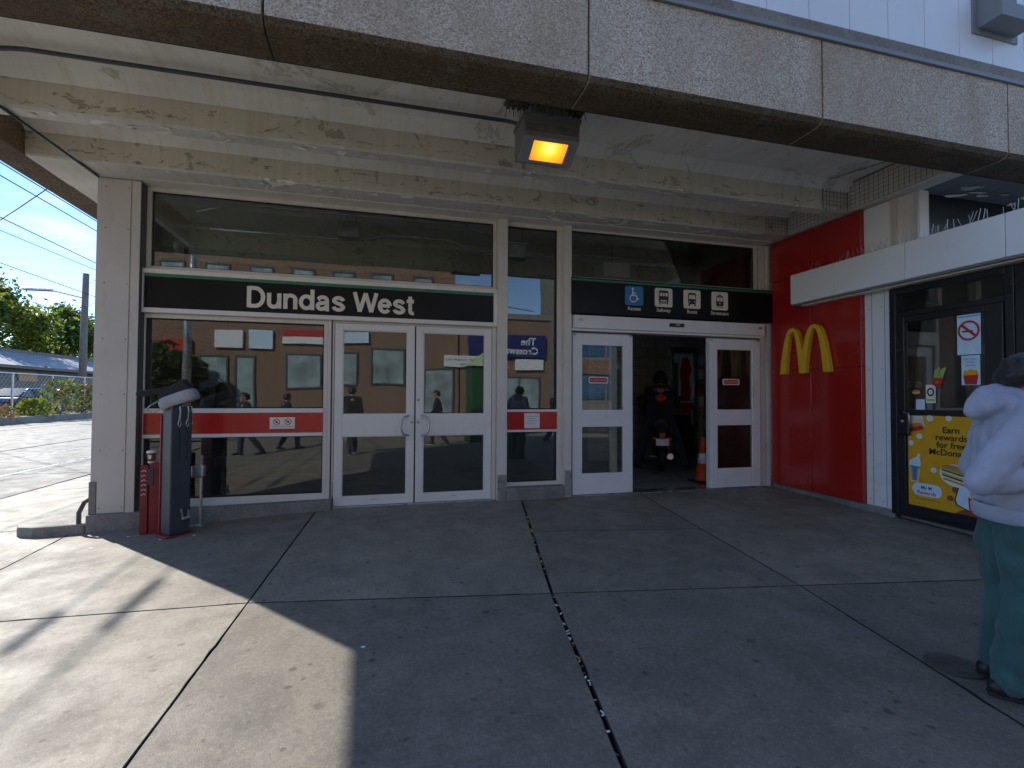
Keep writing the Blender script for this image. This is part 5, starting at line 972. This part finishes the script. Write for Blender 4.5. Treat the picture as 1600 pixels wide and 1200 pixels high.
def shrub(label, x, y, h, w, cols, n=420, seed=0, group=None):
    t = thing('shrub', label, 'shrub', (x, y, .06), group); rnd = random.Random(seed); m = MB()
    for i in range(n):
        a = rnd.uniform(0, 6.283); q = rnd.random()**.5; z = h*rnd.random()**.8; rr = w*q*(1-.5*(z/h)**2); c = V((rr*math.cos(a), rr*math.sin(a), z)); s = rnd.uniform(.06, .15)
        u = V((rnd.gauss(0, 1), rnd.gauss(0, 1), rnd.gauss(0, 1))).normalized(); w_ = u.orthogonal().normalized(); m.add([c-u*s, c+w_*s*.5, c+u*s, c-w_*s*.5], [(0, 1, 2, 3)], rnd.choice(cols))
    local(t, 'foliage', m.mesh('foliage', M['leaf']+[M['bun']])); ms = MB()
    for k in range(5): ms.tube([(0, 0, 0), (rnd.uniform(-.4, .4)*w, rnd.uniform(-.4, .4)*w, h*.8)], [.03, .01], 5)
    local(t, 'stem', ms.mesh('stem', M['bark'])); return t
shrub('bright green rounded shrub behind the retaining wall by the fence post', -18.75, 33.6, 1.0, .9, (0, 1, 1), 420, 1); shrub('grey green straggly shrub in front of the leaning yellow post', -18.9, 36.3, 2.1, 1.3, (0, 2, 0, 3), 520, 2); shrub('brownish shrub between the leaning post and the utility pole', -18.9, 38.6, 1.9, 1.2, (3, 0, 2), 480, 3); shrub('small green shrub at the foot of the utility pole', -18.8, 40.9, 1.2, .9, (0, 1, 2), 360, 4); shrub('low reddish ground shrub at the near end of the planting bed', -18.7, 30.6, .7, 1.0, (3, 3, 0), 260, 5)
tag(MB().tube([(-18.8, 35.1, .0), (-18.8, 37.0, 2.3)], .07, 8).build('leaning_post', M['yellow']), 'yellow guy wire post leaning beside the fence', 'post')
up_ = thing('utility_pole', 'weathered wooden utility pole with street lamp behind the fence', 'utility pole', (-20, 40.75, 0))
MB().tube([(-20, 40.75, 0), (-20, 40.9, 9.75)], [.24, .19], 12).build('pole', M['bark'], up_, 0, True); MB().tube([(-20, 40.8, 8.0), (-21.5, 39.9, 8.3)], .04, 6).build('lamp_arm', M['galv'], up_)
box('lamp_head', (-23.0, -21.4, 39.7, 40.1, 8.22, 8.40), M['galv'], up_, .04); MB().tube([(-20.25, 40.2, 2.4), (-20.25, 40.2, .3)], .07, 8).build('cable_guard', M['white'], up_)
shd = thing('low_shed', 'long low shed with grey metal roof and dark wall', 'shed', (-28, 50, 0))
box('wall', (-34, -27.0, 20, 90, 0, 3.5), M['alu_dark'], shd)
y = 20
while y < 90:
    m = MB(); m.prism([(-26.0, y+.05, 3.45), (-26.0, y+6.9, 3.45), (-30, y+6.9, 4.85), (-30, y+.05, 4.85)], (0, 0, .12)); m.build('roof_panel', M['shed_roof'], shd); box('roof_rib', (-26.1, -25.95, y-.06, y+.04, 3.30, 3.55), M['bark'], shd); y += 7
box('gutter', (-26.05, -25.85, 20, 90, 3.22, 3.44), M['bark'], shd); box('ridge_board', (-30.2, -29.95, 20, 90, 4.6, 5.1), M['bark'], shd); box('window_board', (-26.98, -26.9, 46.5, 48.6, 2.3, 3.0), M['bun'], shd)
# car behind the fence
cr_ = thing('parked_car', 'dark blue parked saloon car behind the chain link fence', 'car', (-21.9, 38.5, .06), None, R(90))
cr_.scale = (1.1, 1.1, 1.1); mblue = paint('dark blue car paint', (.025, .065, .14), .25, .05, 2, .3, 0, .05, coat=.8)
prof = [(-2.3, .35), (-2.32, .75), (-2.1, .95), (-1.2, 1.02), (1.0, 1.02), (2.0, .92), (2.3, .72), (2.3, .35)]
m = MB(); n = len(prof)
for s, w in ((0, .78), (1, .90), (2, .90), (3, .78)): pass
rows = [(-.80, .93), (-.90, 1.0), (.90, 1.0), (.80, .93)]
m.add([(x, yy_, .35+(z-.35)*k) for yy_, k in rows for x, z in prof], [(i*n+k, i*n+(k+1) % n, (i+1)*n+(k+1) % n, (i+1)*n+k) for i in range(3) for k in range(n)]+[tuple(range(n-1, -1, -1)), tuple(range(3*n, 4*n))]); local(cr_, 'body', m.mesh('body', mblue), .05)
cab = [(-1.75, 1.0, .74), (-.75, 1.48, .58), (.45, 1.50, .58), (1.35, 1.0, .74)]
m = MB(); m.add([(x, -w, z) for x, z, w in cab]+[(x, w, z) for x, z, w in cab], [(0, 1, 2, 3), (7, 6, 5, 4), (0, 4, 5, 1), (1, 5, 6, 2), (2, 6, 7, 3), (0, 3, 7, 4)]); local(cr_, 'cabin', m.mesh('cabin', mblue), .05)
gl = plain('car glass', (.03, .04, .05), .06)
for s in (-1, 1):
    m = MB(); m.add([(x, s*(w+.006+.0), z) for x, z, w in ((-1.45, 1.06, .72), (-.70, 1.42, .607), (-.20, 1.43, .604), (-.20, 1.06, .72))], [(0, 1, 2, 3)]); local(cr_, 'window', m.mesh('window', gl)); m = MB(); m.add([(x, s*(w+.006), z) for x, z, w in ((-.12, 1.06, .72), (-.12, 1.43, .604), (.42, 1.43, .604), (1.10, 1.06, .72))], [(0, 1, 2, 3)]); local(cr_, 'window', m.mesh('window', gl))
    for x in (-1.4, 1.4): w_ = local(cr_, 'wheel', MB().tube([(x, s*.70, .33), (x, s*.915, .33)], .33, 20).mesh('wheel', M['rubber'])); local(w_, 'rim', MB().tube([(x, s*.916, .33), (x, s*.925, .33)], .21, 16).mesh('rim', M['steel']))
    local(cr_, 'headlight', MB().box(2.2, 2.31, s*.70-.14, s*.70+.14, .62, .74).mesh('headlight', M['white'])); local(cr_, 'tail_light', MB().box(-2.33, -2.25, s*.70-.14, s*.70+.14, .70, .84).mesh('tail_light', M['red_print']))
m = MB(); m.add([(1.30, -.70, 1.03), (1.30, .70, 1.03), (.50, .56, 1.475), (.50, -.56, 1.475)], [(0, 1, 2, 3)]); m.v = [(x+.03, y, z+.02) for x, y, z in m.v]; local(cr_, 'windscreen', m.mesh('windscreen', gl)); m = MB(); m.add([(-1.73, -.70, 1.03), (-.80, -.56, 1.46), (-.80, .56, 1.46), (-1.73, .70, 1.03)], [(0, 1, 2, 3)]); m.v = [(x-.03, y, z+.02) for x, y, z in m.v]; local(cr_, 'rear_window', m.mesh('rear_window', gl))
# trees
def tree(label, x, y, h, r, trunk, seed, n=5200, cols=(0, 0, 1, 1, 2), group='trees behind the shed'):
    t = thing('tree', label, 'tree', (x, y, 0), group); rnd = random.Random(seed); m = MB(); cl = []
    tr = MB(); tr.tube([(0, 0, 0), (.1, .1, trunk), (.1, 0, h*.7)], [.28, .22, .06], 9)
    for k in range(38):
        a = rnd.uniform(0, 6.283); zz_ = trunk+(h-trunk)*rnd.random()**.85; q = (zz_-trunk)/(h-trunk); rad = r*math.sqrt(max(.05, 1-(2*q-.85)**2*.75))*rnd.uniform(.35, 1); c = V((rad*math.cos(a), rad*math.sin(a), zz_)); cl.append((c, rnd.uniform(.7, 1.35)*r*.28, rnd.choice(cols)))
        if k % 3 == 0: tr.tube([(.1, .05, trunk+(zz_-trunk)*.35), c*.55+V((0, 0, zz_*.42)), c], [.09, .05, .02], 5)
    for i in range(n):
        c, rr, cc = cl[i % len(cl)]; g = V((rnd.gauss(0, .55), rnd.gauss(0, .55), rnd.gauss(0, .5)))*rr; p = c+g; s = rnd.uniform(.15, .30)
        u = V((rnd.gauss(0, 1), rnd.gauss(0, 1), rnd.gauss(0, .6))).normalized(); w_ = u.cross(V((rnd.gauss(0, 1), rnd.gauss(0, 1), rnd.gauss(0, 1)))).normalized(); m.add([p-u*s, p+w_*s*.6, p+u*s, p-w_*s*.6], [(0, 1, 2, 3)], cc if rnd.random() < .7 else rnd.choice(cols))
    local(t, 'trunk', tr.mesh('trunk', M['bark'], True)); local(t, 'crown', m.mesh('crown', M['leaf'])); return t
tree('broad yellow green tree behind the shed roof', -35, 56.5, 10.6, 5.2, 2.5, 11, 11000, (0, 1, 1, 0, 2)); tree('green tree beside the utility pole behind the shed', -35, 66.0, 10.4, 4.8, 2.5, 12, 10000, (0, 0, 1, 2)); tree('dark green tree at the far end of the shed', -37, 76, 10.2, 4.6, 2.5, 13, 4000, (0, 2, 0, 1)); tree('yellowing tree at the near end of the shed', -38, 49.0, 10.5, 4.8, 2.5, 14, 4500, (1, 1, 0, 2))
# overhead wires
for k, (p0, p1) in enumerate((((-14.5, 6, 7.6), (-13.2, 80, 8.6)), ((-10.0, 2, 6.3), (-10.0, 80, 6.3)), ((-12.25, 2, 5.9), (-12.25, 80, 5.9)), ((-6, 18, 6.4), (-20, 40.8, 7.4)), ((-5.5, 12, 6.6), (-20, 28, 7.2)), ((-3.9, 14, 7.0), (-20, 41, 9.0)))):
    a, b = V(p0), V(p1); q = [a.lerp(b, t/10)-V((0, 0, .5*4*(t/10)*(1-t/10)*.6)) for t in range(11)]
    tag(MB().tube(q, .014, 5).build('overhead_wire', M['rubber']), ('sagging feeder wire over the planting bed', 'feeder wire strung between the two tracks', 'streetcar contact wire over the far track', 'span wire from the corner to the utility pole', 'span wire crossing both tracks near the corner', 'highest span wire ending at the utility pole top')[k], 'wire')
for k, (x, y0, y1) in enumerate(((-7.36, 10.35, 11.15), (-7.80, 10.25, 10.75))):
    ins = thing('wire_insulator', ('long section insulator on the streetcar contact wire beside the pavement', 'short section insulator on the parallel streetcar feeder wire')[k], 'insulator', (x, (y0+y1)/2, 5.95)); MB().tube([(x, y0, 5.95), (x, y1, 5.95)], .034, 8).build('rod', M['rubber'], ins); MB().tube([(x, 2, 5.95), (x, y0, 5.95)], .012, 5).build('wire', M['rubber'], ins); MB().tube([(x, y1, 5.95), (x, 80, 5.95)], .012, 5).build('wire', M['rubber'], ins)
# ------------------------------------------------------------------ across the street (seen in the glass)
def facade(name, label, x0, x1, y, h, wins, depth=10):
    t = thing(name, label, 'building', ((x0+x1)/2, y, 0)); box('wall', (x0, x1, y-depth, y, -.1, h), M['brick'], t); box('parapet', (x0-.1, x1+.1, y-depth, y+.12, h, h+.35), M['plinth'], t)
    for a, b, c, d in wins:
        w = MB(); w.box(a, a+.09, y, y+.08, c, d).box(b-.09, b, y, y+.08, c, d).box(a+.09, b-.09, y, y+.079, d-.09, d).box(a+.09, b-.09, y, y+.079, c, c+.09); nb = max(1, int((b-a)/1.1))
        for k in range(1, nb): q = a+(b-a)*k/nb; w.box(q-.035, q+.035, y, y+.07, c+.09, d-.09)
        o = w.build('window', M['alu_dark'], t); box('pane', (a+.09, b-.09, y+.01, y+.03, c+.09, d-.09), M['glass_far'], o)
    return t
wins = [(-5.0, -3.1, 1.83, 3.81), (-2.8, -1.0, 1.83, 3.81), (-.3, 1.7, 1.9, 4.06), (-7.6, -6.6, .6, 3.6), (-9.4, -7.9, .6, 3.6), (-13.5, -10.0, .6, 3.3), (-18, -14.5, .6, 3.3), (2.3, 4.1, .2, 2.9)]
for x in (-21, -18.6, -16.2, -13.8, -11.6, -9.4, -7.2, -5.0, -2.8, -.6, 1.8):
    for z in (6.8, 9.6): wins.append((x, x+1.25, z, z+1.7))
fa = facade('brick_building', 'four storey orange brick building with shop windows across the street', -45, 4.4, -17.6, 12.2, wins)
def board(parent, x0, x1, z0, z1, mat, name='sign_board', y=-17.6): return box(name, (x0, x1, y+.005, y+.16, z0, z1), M[mat], parent, .02)
board(fa, -14.5, -9.7, 3.68, 4.4, 'red_print'); board(fa, -8.6, -7.2, 4.0, 5.0, 'white_print'); board(fa, -6.9, -5.7, 4.0, 5.05, 'sky_print')
board(fa, -5.2, -2.9, 4.35, 5.1, 'white_print'); box('sign_board', (-5.2, -2.9, -17.6+.006, -17.6+.165, 4.75, 5.11), M['red_print'], fa); board(fa, -2.4, -.4, 4.3, 4.95, 'sky_print')
fb = facade('low_brick_shop', 'low brick corner shop with large blue sign across the street', 4.5, 10.5, -17.6, 6.25, [(4.9, 6.6, .3, 2.6), (7.0, 9.8, .3, 2.6)])
mnavy = plain('navy sign', (.015, .02, .14), .4); sg = box('sign_board', (5.0, 10.1, -17.59, -17.35, 3.8, 5.2), mnavy, fb, .02); M['navy'] = mnavy
Pb = Plane2((9.9, -17.345, 0), (-1, 0, 0), (0, 0, 1)); Pb.text('The', .45, 4.60, .62, M['white_print'], sg, .01, bold=.012); Pb.text('Crossways', .30, 4.02, .62, M['white_print'], sg, .01, bold=.012)
s3 = box('sign_board', (3.5, 6.3, -17.59, -17.42, 3.0, 3.75), M['white_print'], fb, .02); Pc = Plane2((6.2, -17.415, 0), (-1, 0, 0), (0, 0, 1)); Pc.text('2340 Dundas St West', .70, 3.42, .22, M['black'], s3, .006); Pc.text('Main Office', .85, 3.14, .2, M['black'], s3, .006)
Pc.flat('arrow_disc', ell(.36, 3.38, .24, .24), mnavy, s3, .006); Pc.flat('arrow', [(.22, 3.38), (.36, 3.50), (.36, 3.42), (.50, 3.42), (.50, 3.34), (.36, 3.34), (.36, 3.26)][::-1], M['white_print'], s3, .010)
s4 = box('sign_board', (8.1, 10.0, -17.59, -17.42, 3.0, 3.7), M['white_print'], fb, .02)
fc = thing('banded_office_block', 'office block with blue glass bands and grey concrete stripes across the street', 'building', (28, -24, 0))
box('wall', (15.7, 48, -36, -24, -.1, 15), M['plinth'], fc)
for k in range(4):
    z = 1.0+3.5*k
    x = 16.0
    while x < 47: box('window', (x, x+2.1, -23.99, -23.93, z, z+1.9), M['blue_glass'], fc); x += 2.3
    box('spandrel', (15.6, 48.1, -23.995, -23.80, z+2.0, z+3.2), M['brick'] if k % 2 == 0 else M['alu_grey'], fc)
lpz = thing('street_light_pole', 'tall grey metal pole with trolley wire brackets at the street edge', 'pole', (4.9, -8.0, 0)); MB().tube([(4.9, -8.0, -.1), (4.9, -8.0, 5.6)], [.14, .10], 12).build('pole', M['galv'], lpz, 0, True); MB().tube([(4.9, -8.0, 5.2), (3.6, -8.0, 5.35)], .03, 6).build('bracket', M['galv'], lpz); MB().tube([(4.9, -8, 5.3), (6.4, -8, 5.1)], .03, 6).build('bracket', M['galv'], lpz)
lp2 = thing('street_light_pole', 'tall grey metal pole opposite the large left window', 'pole', (-6.9, -8.2, 0)); MB().tube([(-6.9, -8.2, -.2), (-6.9, -8.2, 8.5)], [.15, .11], 12).build('pole', M['galv'], lp2, 0, True); MB().tube([(-6.9, -8.2, 7.9), (-5.2, -8.0, 8.2)], .035, 6).build('lamp_arm', M['galv'], lp2)
ks = thing('green_kiosk', 'dark green kiosk with pale green pyramid roof by the street', 'kiosk', (3.6, -4.4, 0)); mg = paint('kiosk green', (.018, .09, .035), .45, .1)
box('body', (2.9, 4.2, -5.2, -4.0, gz(3, -4)-.02, 2.35), mg, ks, .02); m = MB(); m.add([(2.8, -5.3, 2.35), (4.3, -5.3, 2.35), (4.3, -3.9, 2.35), (2.8, -3.9, 2.35), (3.55, -4.6, 2.95)], [(0, 3, 2, 1), (0, 1, 4), (1, 2, 4), (2, 3, 4), (3, 0, 4)]); m.build('roof', plain('pale green roof', (.42, .56, .33), .5), ks); box('door', (3.1, 4.0, -3.998, -3.97, .1, 2.0), mg, ks, .01)
tag(MB().tube([(-.95, -5.2, -.3), (-.95, -5.2, .98)], .085, 14, 0, True, True).build('bollard', M['yellow'], None, 0, True), 'yellow steel bollard at the plaza edge by the street', 'bollard')
tree('street tree with dark foliage in front of the brick shop windows', -10.6, -15.9, 3.6, 1.7, 1.2, 21, 2200, (0, 2, 2), None)
